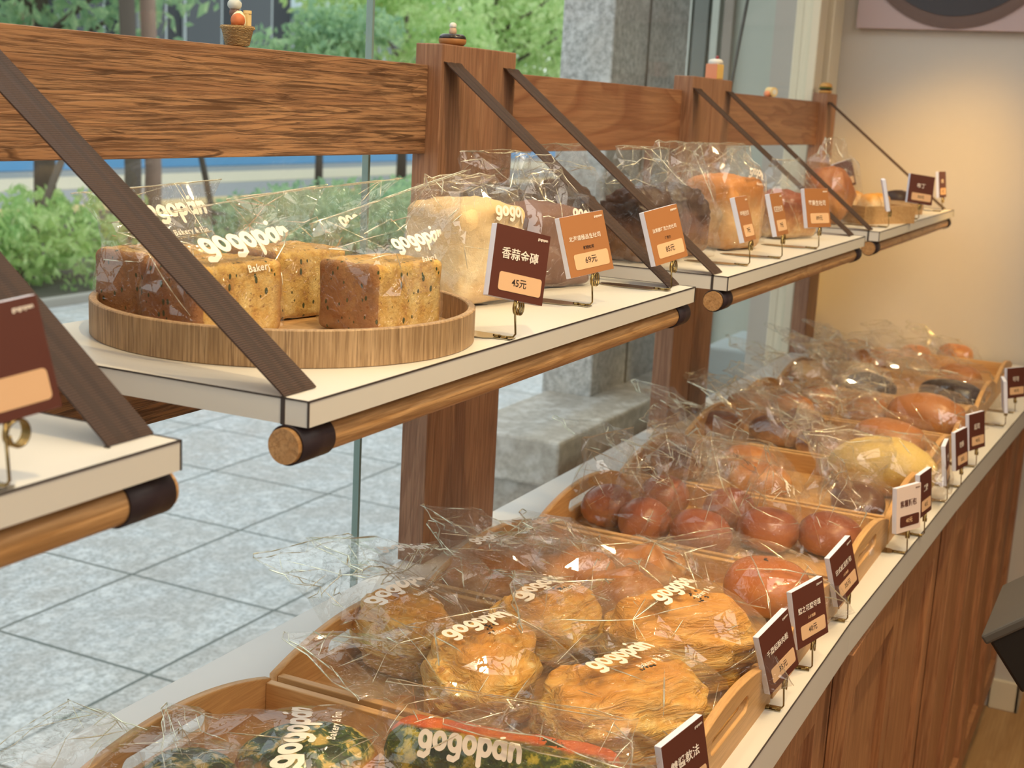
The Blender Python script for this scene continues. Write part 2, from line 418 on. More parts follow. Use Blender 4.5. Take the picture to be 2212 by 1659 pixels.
def stake(x, y, x2, y2, z2, label, r_=.035):
    bm = BM(); tube(bm, [(0, 0, 0), ((x2-x)/2, (y2-y)/2, (z2-OZ)/2+.02), (x2-x, y2-y, z2-OZ)], [r_, r_*.9, r_*.8], 8)
    tag(obj('tree_stake', bm, BARK, None, (x, y, OZ-.02), True), label, 'stake')
stake(7.25, 7.9, 8.35, 8.1, .15, 'thin leaning tree stake left of the strap, rising from the hedge')
stake(10.3, 8.2, 9.5, 8.0, .25, 'thin leaning stake right of the two trunks')
for i, (px, lab) in enumerate(((8.75, 'grey trunk rising from the hedge, left one of the pair'), (9.02, 'pale brown trunk rising from the hedge, right one of the pair'))):
    bm = BM(); tube(bm, [(0, 0, 0), (.03, 0, .9), (-.02, .02, 2.4), (.05, 0, 4.2)], [.085, .075, .07, .05], 10)
    tag(obj('street_trunk', bm, (BARK, plain('bark_pale', '#8d7566', .9))[i], None, (px, 8.0, OZ-.02), True), lab, 'trunk')
def building(loc, w_, d_, h_, mat, wins, label, cols, wm, extra=None):
    t = thing('building', label, 'building', loc)
    obj('wall', bx(0, w_, 0, d_, 0, h_), mat, t)
    for (x0, x1, z0, z1) in wins:
        f = obj('window', bx(x0, x1, -.08, .02, z0, z1), cols, t)
        obj('pane', bx(x0+.08, x1-.08, -.10, -.07, z0+.08, z1-.08), wm, f)
    if extra:
        for (nm, x0, x1, y0, y1, z0, z1, m) in extra: obj(nm, bx(x0, x1, y0, y1, z0, z1), m, t)
DK = plain('dark_cladding', '#2b3138', .6); WN = plain('window_dark', '#39424a', .2); FRW = plain('frame_white', '#c9d2d4', .6)
building((23.0, 24.0, OZ), 10.5, 5, 9, DK, [(1.0+2.3*i, 2.6+2.3*i, 2.4, 5.2) for i in range(4)], 'dark grey building behind the left trees', FRW, WN,
         [('pillar', -.3, .15, -.4, 0, 0, 9, plain('pillar_tan', '#8a6f5e', .8)), ('pillar', 3.4, 3.7, -.4, 0, 0, 9, plain('pillar_grey', '#8b8f90', .8))])
building((34.5, 25.0, OZ), 14, 6, 9, plain('white_cladding', '#cdd8da', .6), [(1.0+2.6*i, 2.9+2.6*i, 2.0, 3.6) for i in range(5)], 'pale grey building with a red sign', FRW, WN,
         [('canopy', -.5, 9, -1.6, 0, 3.9, 4.15, plain('canopy_teal', '#9cc3c0', .5)), ('sign', 2.4, 3.5, -1.75, -1.6, 4.3, 5.3, plain('sign_red', '#d2404c', .5)), ('pillar', 1.2, 1.6, -1.5, -1.2, 0, 3.9, FRW)])
building((-6, 27, OZ), 28, 6, 12, plain('far_cladding', '#7e8c88', .8), [(1.5+3*i, 3.3+3*i, 2.5, 4.6) for i in range(9)], 'long grey green building at the far left', FRW, WN)
# granite column with stone plinth
t = thing('granite_column', 'speckled grey granite column outside the glass, behind the middle beam', 'column', (2.73, .92, OZ))
obj('shaft', bx(0, .60, 0, .155, 0, 3.2, bev=.006), COLST, t)
obj('pipe', bx(.255, .262, -.004, 0, 0, 3.2), plain('stone_joint', '#6f6a62', .8), t)
obj('notice', bx(.29, .345, -.006, -.001, 1.38, 1.62), plain('notice_red', '#b98070', .7), t)
for k, (x0, x1, y0, y1, z0, z1, m) in enumerate(((-.62, .55, -.16, .14, 0, .62, COLST), (-.50, .55, -.12, .14, .62, .80, LEDST), (-.54, .57, -.15, .14, .74, .86, LEDST))):
    obj(('plinth', 'plinth_step', 'ledge')[k], bx(x0, x1, y0, y1, z0, z1, bev=.008), m, t)
# recess right of the column
t = thing('facade_panel', 'pale grey green facade panel seen through the right pane', 'panel', (3.9, .62, OZ))
obj('sheet', bx(.0, .08, 0, .75, 0, 3.4), plain('panel_grey', '#c9cdc0', .6), t)
for i, (y, wd, c) in enumerate(((.424, .051, '#7c7f78'), (.335, .032, '#a59a8e'), (.485, .03, '#d0d4ca'), (.385, .025, '#c9cdc2'), (.12, .05, '#d8d6c4'))):
    obj('post', bx(-.03, 0, y, y+wd, 0, 3.4), plain('panel_post%d' % i, c, .6), t)
b_ = BM(); box(b_, 0, .40, 0, .18, 0, .93, .01); tag(obj('white_block', b_, plain('pale_block', '#dfe9ea', .6), None, (3.40, .63, OZ)), 'pale blue white block outside the right pane', 'block')
b_ = BM(); tube(b_, [(2.62, .48, .88), (2.472, .48, .47), (2.406, .48, .291), (2.36, .48, .10)], .004, 6); tag(obj('cable', b_, plain('cable_dark', '#4b4a46', .6)), 'thin dark cable hanging outside the right pane', 'cable')
# picture on the end wall
t = thing('wall_picture', 'pink toned picture of a dark plate on the end wall', 'picture', (2.97, -.2, .445))
obj('canvas', bx(0, .028, -.45, .53, 0, .7), plain('canvas_pink', '#bfa9a8', .8), t)
b_ = BM(); lathe(b_, [(.0, 0), (.240, 0), (.255, .003), (.240, .004), (0, .002)], 64); b_.transform(Matrix.Rotation(-PI/2, 4, 'Y')); obj('plate_rim', b_, plain('plate_brown', '#6d564e', .6), t, (-.001, .284, .258))
b_ = BM(); cyl(b_, .228, 0, .003, 64); b_.transform(Matrix.Rotation(-PI/2, 4, 'Y')); obj('plate_centre', b_, plain('plate_dark', '#3b363a', .5), t, (-.004, .284, .262))

# ------------------------------------------------------------------ shelf frame
def post(x0, x1, label, name='wooden_post'):
    return tag(obj(name, bx(0, x1-x0, 0, .038, 0, .268-CZ, bev=.0015), W_POST, None, (x0, YP, CZ)), label, 'post')
post(-.215, .03-.01, 'wooden post beyond the left edge, holding the nearest straps')
post(.75, .954, 'wide wooden post beside the round tray shelf')
post(1.692, 1.809, 'narrow wooden post, left one of the touching pair')
post(1.812, 1.93, 'narrow wooden post, right one of the touching pair')
post(2.735, 2.838, 'narrow wooden post next to the end wall')
def beam(x0, x1, z0, z1, mat, label):
    return tag(obj('wooden_beam', bx(0, x1-x0, 0, .016, 0, z1-z0, bev=.0012), mat, None, (x0, YP+.019, z0)), label, 'beam')
beam(-1.2, -.216, .134, .242, W_BEAM, 'wooden top beam outside the left edge of the view')
beam(.021, .7495, .134, .242, W_BEAM, 'long grained wooden top beam above the round tray')
beam(.9545, 1.6915, .134, .242, W_BEAM2, 'wooden top beam with swirling grain above the chocolate loaves')
beam(1.9305, 2.7345, .139, .246, W_BEAM2, 'shorter wooden top beam next to the end wall')
beam(.021, .7495, -.116, -.019, W_BEAM, 'lower wooden beam under the round tray shelf')
beam(.9545, 1.6915, -.116, -.019, W_BEAM2, 'lower wooden beam under the second shelf')
beam(1.9305, 2.7345, -.116, -.019, W_BEAM2, 'lower wooden beam under the far shelf')
beam(-1.2, -.216, -.116, -.019, W_BEAM, 'lower wooden beam behind the nearest shelf')
SW = .038
def shelf(x0, x1, label, rl):
    t = thing('wall_shelf', label, 'shelf', (x0, 0, 0))
    L = x1-x0
    b = obj('shelf_board', bx(0, L, 0, .328, -.018, 0), WHITE, t)
    bm = BM(); e = .0006
    box(bm, -e, L+e, -e, e, -e, e*.7); box(bm, -e, e, -e, e, -.018, 0); box(bm, L-e, L+e, -e, e, -.018, 0); box(bm, -e, e, 0, .328, -e, e*.7); box(bm, L-e, L+e, 0, .328, -e, e*.7)
    obj('edge_lines', bm, EDGE, t)
    r = thing('shelf_rod', rl, 'rod', (x0, .017, -.0325))
    bm = BM(); cyl(bm, .0125, -.004, L+.004, 40); bm.transform(Matrix.Rotation(PI/2, 4, 'Y')); obj('rod', bm, W_ROD, r, smooth=False)
    for s in (0, L-SW):
        bm = BM(); lathe(bm, [(.0127, 0), (.0142, 0), (.0142, SW), (.0127, SW), (.0127, 0)], 40); bm.transform(Matrix.Rotation(PI/2, 4, 'Y')); obj('strap_wrap', bm, WRAP, r, (s, 0, 0), True)
def strap(x0, label, xt=None):
    xt = x0 if xt is None else xt
    bm = BM(); th = .0009
    path = [(.0375, .246), (.0, .246), (-.006, .2445), (-.313+.006, .004), (-.3105, -.0002), (-.3105, -.0185)]
    path = [(YP+.0, .2462), (YP-.004, .2455), (YP-.008, .241), (.024, .004), (.0205, .0008)]
    v = []
    for i, (y, z) in enumerate(path):
        f = (path[0][0]-y)/(path[0][0]-path[-1][0]); x = xt+(x0-xt)*f
        a = Vector((0, path[min(i+1, 4)][0]-path[max(i-1, 0)][0], path[min(i+1, 4)][1]-path[max(i-1, 0)][1])).normalized(); nn = Vector((0, a.z, -a.y))
        p = Vector((0, y, z))
        row = []
        for k in range(9):
            u = k/8; rel = .0004*math.cos(u*PI*4)
            row.append((bm.verts.new(p+nn*(th/2+rel)+Vector((x+u*SW, 0, 0))), bm.verts.new(p-nn*(th/2)+Vector((x+u*SW, 0, 0)))))
        v.append(row)
    for i in range(len(v)-1):
        for k in range(8):
            bm.faces.new((v[i][k][0], v[i][k+1][0], v[i+1][k+1][0], v[i+1][k][0])); bm.faces.new((v[i][k][1], v[i+1][k][1], v[i+1][k+1][1], v[i][k+1][1]))
        for k in (0, 8): bm.faces.new((v[i][k][0], v[i+1][k][0], v[i+1][k][1], v[i][k][1]))
    for k in range(8):
        for i in (0, -1): bm.faces.new((v[i][k][0], v[i][k][1], v[i][k+1][1], v[i][k+1][0]))
    bmesh.ops.translate(bm, verts=bm.verts, vec=(-x0, 0, 0))
    o = obj('strap', bm, STRAP, None, (x0, 0, 0)); tag(o, label, 'strap', 'brown webbing straps holding the shelves')
    obj('side_cord', bx(-.0006 if x0 == round(x0, 9) else 0, .0012, .019, .0222, -.0185, .0008), EDGE, o)
    return o
shelf(-.95, -.1285, 'nearest white shelf board, cut by the left edge of the view', 'round wooden rod under the nearest shelf')
shelf(0, .792, 'white shelf board carrying the round wooden tray', 'round wooden rod under the round tray shelf')
shelf(.922, 1.74, 'white shelf board carrying the chocolate and golden loaves', 'round wooden rod under the second shelf')
shelf(1.868, 2.78, 'far white shelf board next to the end wall', 'round wooden rod under the far shelf')
strap(-.1285-SW, 'strap on the right end of the nearest shelf, behind the big brown card')
strap(0.0, 'wide looking strap crossing in front of the round tray', -.018)
strap(.792-SW, 'strap from the left edge of the wide post, ending behind the orange card')
strap(.922, 'strap from the right edge of the wide post', .954-SW)
strap(1.74-SW, 'strap from the left post of the pair', 1.692)
strap(1.868, 'strap from the right post of the pair', 1.93-SW)
strap(2.78-SW, 'thin looking last strap in front of the end wall', 2.737)

# ------------------------------------------------------------------ counter
CX1 = 2.985
secs = ((-1.2, -.3, 0), (-.3, .885, 0), (.887, 1.62, -.012), (1.622, CX1, -.022))
def cy(x): return -.2075 if x < .871 else (-.2075-(x-.871)*.026 if x < 1.62 else -.227-(x-1.62)*.038)
t = thing('countertop', 'long white countertop carrying the bamboo trays', 'counter', (0, 0, CZ))
for k, (x0, x1, dy) in enumerate(((-1.2, .8705, 0), (.8715, 1.6195, -.02), (1.6205, CX1, -.04))):
    bm = BM(); y0, y1 = cy(x0), cy(x1)
    def prism(bm, pts, z0, z1):
        lo = [bm.verts.new((p[0], p[1], z0)) for p in pts]; hi = [bm.verts.new((p[0], p[1], z1)) for p in pts]
        bm.faces.new(lo[::-1]); bm.faces.new(hi)
        for i in range(len(pts)): bm.faces.new((lo[i], lo[(i+1) % len(pts)], hi[(i+1) % len(pts)], hi[i]))
        return bm
    obj('top_panel', prism(bm, [(x0, y0), (x1, y1), (x1, .3625), (x0, .3625)], -.045, 0), WHITE, t)
    obj('edge_line', prism(BM(), [(x0, y0-.0008), (x1, y1-.0008), (x1, y1+.0004), (x0, y0+.0004)], -.0008, .0003), EDGE, t)
def cabinet(x0, x1, dy, label):
    t = thing('base_cabinet', label, 'cabinet', (x0, 0, FZ)); L = x1-x0; h = CZ-.046-FZ
    obj('carcass', bx(0, L, -.165+dy, .355, .09, h), W_CAB, t)
    obj('plinth_board', bx(0, L, -.12+dy, .30, 0, .09), plain('plinth_dark', '#2a1a12', .7), t)
    if x1 < 2: obj('gap_shade_strip', bx(L+.0005, L+(.036 if x1 < 1 else .056), -.125+dy, .30, .09, h), plain('gap_shade_dark', '#2c1b13', .7), t)  # added dark strip painting the shade of the open gap between cabinets
    n = max(1, round(L/.30)); w1 = L/n
    for i in range(n):
        bm = BM(); a, b = i*w1+.006, (i+1)*w1-.006; y = -.166+dy
        box(bm, a, a+.04, y-.022, y, .10, h-.012, .001); box(bm, b-.04, b, y-.022, y, .10, h-.012, .001)
        box(bm, a+.0401, b-.0401, y-.022, y, .10, .16, .001); box(bm, a+.0401, b-.0401, y-.022, y, h-.072, h-.012, .001)
        d = obj('door', bm, W_CAB, t)
        obj('door_panel', bx(a+.04, b-.04, y-.010, y-.001, .16, h-.072), W_CAB, d)
cabinet(-1.2, .265, .0, 'nearest wooden cabinet under the counter')
cabinet(.302, .868, .0, 'wooden cabinet under the flaky pastries')
cabinet(.905, 1.615, -.02, 'wooden cabinet in the middle, after the dark gap')
cabinet(1.672, CX1, -.035, 'far wooden cabinet next to the end wall')

def curve2d(splines, ext, bev=0):
    cu = bpy.data.curves.new('c', 'CURVE'); cu.dimensions = '2D'; cu.fill_mode = 'BOTH'; cu.extrude = ext; cu.bevel_depth = bev; cu.bevel_resolution = 1
    for pts in splines:
        s = cu.splines.new('POLY'); s.points.add(len(pts)-1)
        for i, p in enumerate(pts): s.points[i].co = (p[0], p[1], 0, 1)
        s.use_cyclic_u = True
    o = bpy.data.objects.new('c', cu); C.objects.link(o)
    me = bpy.data.meshes.new_from_object(o.evaluated_get(bpy.context.evaluated_depsgraph_get()))
    bpy.data.objects.remove(o); bm = BM(); bm.from_mesh(me); bpy.data.meshes.remove(me); bpy.data.curves.remove(cu)
    return bm
TW, TL, TH = .298, .425, .040
def bamboo_tray(x, label):
    t = thing('bamboo_tray', label, 'tray', (x, .0275, CZ), 0, None)
    obj('tray_base', bx(-TW/2+.009, TW/2-.009, -TL/2+.009, TL/2-.009, .001, .009), W_BAM, t)
    for s in (-1, 1):
        obj('side_wall', bx(min(s*TW/2, s*(TW/2-.009)), max(s*TW/2, s*(TW/2-.009)), -TL/2+.009, TL/2-.009, 0, TH, bev=.001), W_BAM, t)
    for s in (-1, 1):
        top = [(TW/2-TW*i/24, TH+.024*(1-(2*i/24-1)**2)) for i in range(25)]
        out = [(-TW/2, 0), (TW/2, 0)]+top
        hole = []
        hw, hh, hz = .05, .010, .036
        for a in range(20):
            an = 2*PI*a/20; hole.append(((hw if math.cos(an) > 0 else -hw)+hh*math.cos(an), hz+hh*math.sin(an)))
        bm = curve2d([out, hole[::-1]], .0035, .001)
        bm.transform(Matrix.Rotation(PI/2, 4, 'X'))
        bmesh.ops.translate(bm, verts=bm.verts, vec=(0, s*(TL/2-.0045), 0))
        obj('end_wall', bm, W_BAMX, t)
    return t
t0 = bamboo_tray(.133, 'nearest bamboo tray, holding the green onion buns')
tl = ['second bamboo tray, holding the big flaky pastries', 'third bamboo tray, holding the salt rolls and a glossy bun', 'fourth bamboo tray, holding the purple red buns', 'fifth bamboo tray, with the dark bread and round yellow bread',
      'sixth bamboo tray, with the brown topped rolls by the window', 'seventh bamboo tray, with the glossy orange breads', 'eighth bamboo tray, with the dark chocolate breads', 'last bamboo tray, beside the end wall']
for i, lb in enumerate(tl):
    c = copy_tree(t0); c.location.x = .133+.308*(i+1); c['label'] = lb

# ------------------------------------------------------------------ bread
_mb = {}
def m_bread(name, low, mid, top, h, speck=None, rough=.5, bump=.5, ns=30, hi=.7, spk=None):
    if name in _mb: return _mb[name]
    t = NT(name); b = t.bsdf(rough, .4); v = t.coords()
    s = t.n('ShaderNodeSeparateXYZ'); t.l(v, s.inputs[0])
    n = t.noise(v, ns, 4, .6, .6)
    z = t.math('ADD', t.math('DIVIDE', s.outputs[2], h), t.math('MULTIPLY', t.math('SUBTRACT', n, .5), .9))
    c = t.ramp(z, [(.08, srgb(low)), (.45, srgb(mid)), (hi, srgb(top))])
    n2 = t.noise(v, ns*5, 3, .6)
    c = t.mix(t.math('MULTIPLY', t.ramp(n2, [(.4, K(1)), (.62, K(0))]), .3), c, srgb(top))
    if speck:
        vo = t.n('ShaderNodeTexVoronoi'); vo.inputs['Scale'].default_value = spk[0]; vo.inputs['Randomness'].default_value = 1; t.l(v, vo.inputs['Vector'])
        n3 = t.noise(v, 60, 2)
        k = t.math('LESS_THAN', t.math('ADD', vo.outputs['Distance'], t.math('MULTIPLY', n3, .25)), spk[1])
        c = t.mix(k, c, srgb(speck))
    t.l(c, b.inputs['Base Color'])
    t.bump(t.noise(v, ns*4, 4, .7), bump, .0015, b)
    b.inputs['Subsurface Weight'].default_value = 0
    _mb[name] = t.m
    return t.m
def blob(rx, ry, h, e=2.3, seed=0, amp=.003, fr=30, nu=48, nv=26, fn=None, zc=.42, bot=.0):
    """rounded loaf standing on z=0; e: squareness"""
    bm = BM(); rings = []
    def sp(c, p): return math.copysign(abs(c)**p, c)
    q = 2/e
    for j in range(1, nv):
        ph = -PI/2+PI*j/nv; ring = []
        for i in range(nu):
            th = 2*PI*i/nu
            x = rx*sp(math.cos(ph), q)*sp(math.cos(th), q); y = ry*sp(math.cos(ph), q)*sp(math.sin(th), q)
            z = sp(math.sin(ph), q); z = h*zc+(h*(1-zc) if z > 0 else h*zc*1.25)*z
            p = Vector((x, y, z)); n = Vector((x/rx**2, y/ry**2, (z-h*zc)/(h*.5)**2))
            n = n.normalized() if n.length > 0 else Vector((0, 0, 1))
            d = amp*nz(p, fr, seed)+amp*.5*nz(p, fr*2.6, seed+3)
            if fn: d += fn(p, n, th, ph)
            p = p+n*d
            if p.z < bot: p.z = bot+.0002*nz(p, 90, seed)
            ring.append(bm.verts.new(p))
        rings.append(ring)
    for a in range(len(rings)-1):
        for i in range(nu): bm.faces.new((rings[a][i], rings[a][(i+1) % nu], rings[a+1][(i+1) % nu], rings[a+1][i]))
    bm.faces.new(rings[0][::-1]); bm.faces.new(rings[-1])
    return bm
def rbox(sx_, sy_, sz, r, seed=0, amp=.0012, fr=60, n=14, top=0):
    bm = BM(); bmesh.ops.create_cube(bm, size=1); bmesh.ops.subdivide_edges(bm, edges=bm.edges, cuts=n, use_grid_fill=True)
    hx, hy, hz = sx_/2, sy_/2, sz/2
    for v in bm.verts:
        p = Vector((v.co.x*sx_, v.co.y*sy_, v.co.z*sz))
        c = Vector((max(-hx+r, min(hx-r, p.x)), max(-hy+r, min(hy-r, p.y)), max(-hz+r, min(hz-r, p.z))))
        d = p-c
        if d.length > r: d = d.normalized()*r
        p = c+d
        if top and p.z > 0: p.z += top*(1-(p.x/hx)**2)*(1-(p.y/hy)**2)*(p.z/hz)
        nn = d.normalized() if d.length > 1e-6 else Vector((0, 0, 1))
        p += nn*(amp*nz(p, fr, seed)+amp*.6*nz(p, fr*3, seed+2))
        p.z += hz
        if p.z < 0: p.z = 0
        v.co = p
    return bm

# printed shop name, as a flat mesh
def text_bm(body, size, off=.0, res=3, extr=0.0, spacing=1.0, width=None):
    cu = bpy.data.curves.new('t', 'FONT'); cu.body = body; cu.size = size; cu.offset = off; cu.resolution_u = res; cu.extrude = extr
    cu.align_x = 'CENTER'; cu.align_y = 'CENTER'; cu.space_character = spacing
    o = bpy.data.objects.new('t', cu); C.objects.link(o)
    me = bpy.data.meshes.new_from_object(o.evaluated_get(bpy.context.evaluated_depsgraph_get()))
    bpy.data.objects.remove(o); bm = BM(); bm.from_mesh(me); bpy.data.meshes.remove(me); bpy.data.curves.remove(cu)
    xs = [v.co.x for v in bm.verts]
    if width and xs:
        k = width/(max(xs)-min(xs)); bmesh.ops.scale(bm, vec=(k, k, 1), verts=bm.verts)
    bmesh.ops.remove_doubles(bm, verts=bm.verts, dist=1e-6)
    return bm
def ring_shape(cx, cy, rx, ry, wx, wy, n=28):
    o = [(cx+rx*math.cos(2*PI*i/n), cy+ry*math.sin(2*PI*i/n)) for i in range(n)]
    i_ = [(cx+wx*math.cos(-2*PI*i/n), cy+wy*math.sin(-2*PI*i/n)) for i in range(n)]
    return [o, i_]
def stroke(pts, w_, n=8):
    """outline of a fat round-capped stroke"""
    P = [Vector((p[0], p[1])) for p in pts]; L, Rr = [], []
    for i, p in enumerate(P):
        d = (P[min(i+1, len(P)-1)]-P[max(i-1, 0)]).normalized(); nn = Vector((-d.y, d.x))
        L.append(p+nn*w_); Rr.append(p-nn*w_)
    d = (P[-1]-P[-2]).normalized(); a0 = math.atan2(d.y, d.x)
    cap1 = [P[-1]+Vector((math.cos(a0+PI/2-PI*k/n), math.sin(a0+PI/2-PI*k/n)))*w_ for k in range(1, n)]
    d = (P[0]-P[1]).normalized(); a1 = math.atan2(d.y, d.x)
    cap0 = [P[0]+Vector((math.cos(a1+PI/2-PI*k/n), math.sin(a1+PI/2-PI*k/n)))*w_ for k in range(1, n)]
    return [tuple(v) for v in L+cap1+Rr[::-1]+cap0]
_logo = None
def logo_shapes():
    """plump lower-case shop name, width about 7.4, x height 1"""
    sh = []; x = 0
    def O(cx): return [ring_shape(cx, .5, .52, .54, .17, .25)]
    def G(cx): return [ring_shape(cx, .5, .50, .52, .16, .22), [stroke([(cx+.34, .75), (cx+.36, .2), (cx+.30, -.18), (cx+.05, -.36), (cx-.28, -.30)], .17)]]
    def P_(cx): return [ring_shape(cx+.04, .5, .50, .52, .16, .22), [stroke([(cx-.33, .82), (cx-.33, -.42)], .18)]]
    def A(cx): return [ring_shape(cx-.04, .5, .50, .52, .16, .22), [stroke([(cx+.33, .86), (cx+.34, .12)], .18)], [stroke([(cx-.02, 1.30), (cx+.10, 1.36)], .13)]]
    def N(cx): return [[stroke([(cx-.30, .85), (cx-.30, .12)], .185)], [stroke([(cx-.30, .55), (cx-.10, .84), (cx+.14, .84), (cx+.30, .58), (cx+.31, .12)], .18)]]
    for f in (G, O, G, O, P_, A, N):
        sh += [(k) for k in f(x+.5)]; x += 1.06
    return sh, x
def logo_bm(width):
    global _logo
    if _logo is None:
        sh, W_ = logo_shapes(); bm = BM(); z = 0
        for s in sh:
            b2 = curve2d(s, 0, 0)
            bmesh.ops.translate(b2, verts=b2.verts, vec=(-W_/2, 0, z)); z += .0008
            me = bpy.data.meshes.new('x'); b2.to_mesh(me); b2.free(); bm.from_mesh(me); bpy.data.meshes.remove(me)
        b2 = text_bm('Bakery & Fun', .62, .012, 2, spacing=1.12); bmesh.ops.translate(b2, verts=b2.verts, vec=(.9, -1.25, 0))
        me = bpy.data.meshes.new('x'); b2.to_mesh(me); b2.free(); bm.from_mesh(me); bpy.data.meshes.remove(me)
        _logo = (bpy.data.meshes.new('logo'), W_); bm.to_mesh(_logo[0]); bm.free()
    bm = BM(); bm.from_mesh(_logo[0]); k = width/_logo[1]
    bmesh.ops.transform(bm, matrix=Matrix.Diagonal((k, k, k, 1)), verts=bm.verts)
    return bm

def bag_mesh(rings, nseg=14, jit=.004, seed=0, zmin=None, sub=2, bev=.00055, closed0=True, closed1=True, grid=None):
    """rings: (centre, A, B, a, b, e) ; a, b half sizes along unit vectors A, B; e squareness"""
    r = random.Random(seed); full = []
    for i in range(len(rings)-1):
        for k in range(sub):
            f = k/sub; q = []
            for u, v in zip(rings[i], rings[i+1]):
                q.append(Vector(u).lerp(Vector(v), f) if isinstance(u, (Vector, tuple)) else u+(v-u)*f)
            full.append(q)
    full.append([Vector(x) if isinstance(x, (Vector, tuple)) else x for x in rings[-1]])
    bm = BM(); vs = []
    for j, (c, A, B, a, b, e) in enumerate(full):
        row = []; q = 2/e; off = .5*(j % 2)
        thin = min(a, b) < .004
        for i in range(nseg):
            th = 2*PI*(i+off*.6)/nseg
            x = math.copysign(abs(math.cos(th))**q, math.cos(th))*a; y = math.copysign(abs(math.sin(th))**q, math.sin(th))*b
            jj = jit*(.35 if thin else 1)
            dx = (r.random()*1.25-.25)*jj; o = A*x+B*y; on = o.normalized() if o.length > 1e-6 else A
            p = c+o+on*dx
            ax = A.cross(B)
            p += ax*(r.random()-.5)*jj*1.8
            if zmin is not None and p.z < zmin: p.z = zmin+r.random()*.0005
            row.append(bm.verts.new(p))
        vs.append(row)
    for j in range(len(vs)-1):
        for i in range(nseg):
            a, b, c, d = vs[j][i], vs[j][(i+1) % nseg], vs[j+1][(i+1) % nseg], vs[j+1][i]
            if r.random() < .5: bm.faces.new((a, b, c)); bm.faces.new((a, c, d))
            else: bm.faces.new((a, b, d)); bm.faces.new((b, c, d))
    for cl, row in ((closed0, vs[0]), (closed1, vs[-1])):
        if cl:
            c = Vector((0, 0, 0))
            for v in row: c += v.co
            cv = bm.verts.new(c/len(row))
            for i in range(nseg): bm.faces.new((row[i], row[(i+1) % nseg], cv))
    bmesh.ops.recalc_face_normals(bm, faces=bm.faces)
    tree_ = BVHTree.FromBMesh(bm); rim = [v.co.copy() for v in vs[-1]]; rim0 = [v.co.copy() for v in vs[0]]
    if bev:
        bmesh.ops.bevel(bm, geom=list(bm.edges), offset=bev, segments=2, affect='EDGES', profile=.5, clamp_overlap=True)
    return bm, tree_, rim
def add_folds(bm, tr, seed, n, rad):
    """pinched fold ridges that run straight across the film"""
    r = random.Random(seed*13+7); vs = [v.co.copy() for v in bm.verts]
    if not vs: return
    c = sum(vs, Vector())/len(vs); top = [v for v in vs if v.z > c.z-.01]
    hubs = [r.choice(top) for _ in range(4)]
    for k in range(n):
        a = r.choice(hubs) if r.random() < .6 else r.choice(top); d = Vector((r.gauss(0, 1), r.gauss(0, 1), r.gauss(0, .7))).normalized()
        L = .018+.075*r.random()**1.4; b = a+d*L; m = 6; pts = []; q1 = tr.find_nearest(b); b = q1[0] if q1[0] is not None else b
        for i in range(m):
            q = tr.find_nearest(a.lerp(b, i/(m-1)))
            if q[0] is None: break
            nn = q[1] if q[1].dot(q[0]-c) > 0 else -q[1]
            o_ = nn*rad*.5; pts.append((q[0].lerp(a.lerp(b, i/(m-1)), .6) if (q[0]-a.lerp(b, i/(m-1))).length < .012 else q[0])+o_)
        pts = [p for i, p in enumerate(pts) if i == 0 or (p-pts[i-1]).length > .0012]
        if len(pts) < 4: continue
        kk = .5+.9*r.random()
        rr = [rad*kk*(.2+.8*math.sin(PI*(i+.5)/len(pts))) for i in range(len(pts))]
        tube(bm, pts, rr, 5, False, 1)
def finish_bag(name, bm, parent, tr=None, seed=0, folds=14, rad=.0006, rim=None):
    if rim:
        tube(bm, rim, rad*.9, 5, True, 1)
    if tr is not None and folds: add_folds(bm, tr, seed, folds, rad)
    o = obj(name, bm, FILM, parent, smooth=True); o.data.materials.append(FOLD)
    m = o.modifiers.new('wn', 'WEIGHTED_NORMAL'); m.keep_sharp = False; m.weight = 100
    return o
def print_on(tree_, parent, origin, right, up, width, mat=None, dist=.25, curved=0):
    """press the shop name onto the film: cast from origin towards -(right x up)"""
    right = Vector(right).normalized(); up = Vector(up); up = (up-right*up.dot(right)).normalized(); n = right.cross(up)
    bm = logo_bm(width)
    es = [e for e in bm.edges if e.calc_length() > width*.05]
    bmesh.ops.subdivide_edges(bm, edges=es, cuts=1)
    bmesh.ops.triangulate(bm, faces=bm.faces)
    dead = []
    for v in bm.verts:
        s = Vector(origin)+right*v.co.x+up*v.co.y+n*dist*.5
        h = tree_.ray_cast(s, -n, dist)
        if h[0] is None: dead.append(v); continue
        v.co = h[0]+n*(.0006+v.co.z*.05)
    bmesh.ops.delete(bm, geom=dead, context='VERTS')
    if len(bm.faces) == 0: bm.free(); return None
    return obj('printed_name', bm, mat or LOGO, parent)

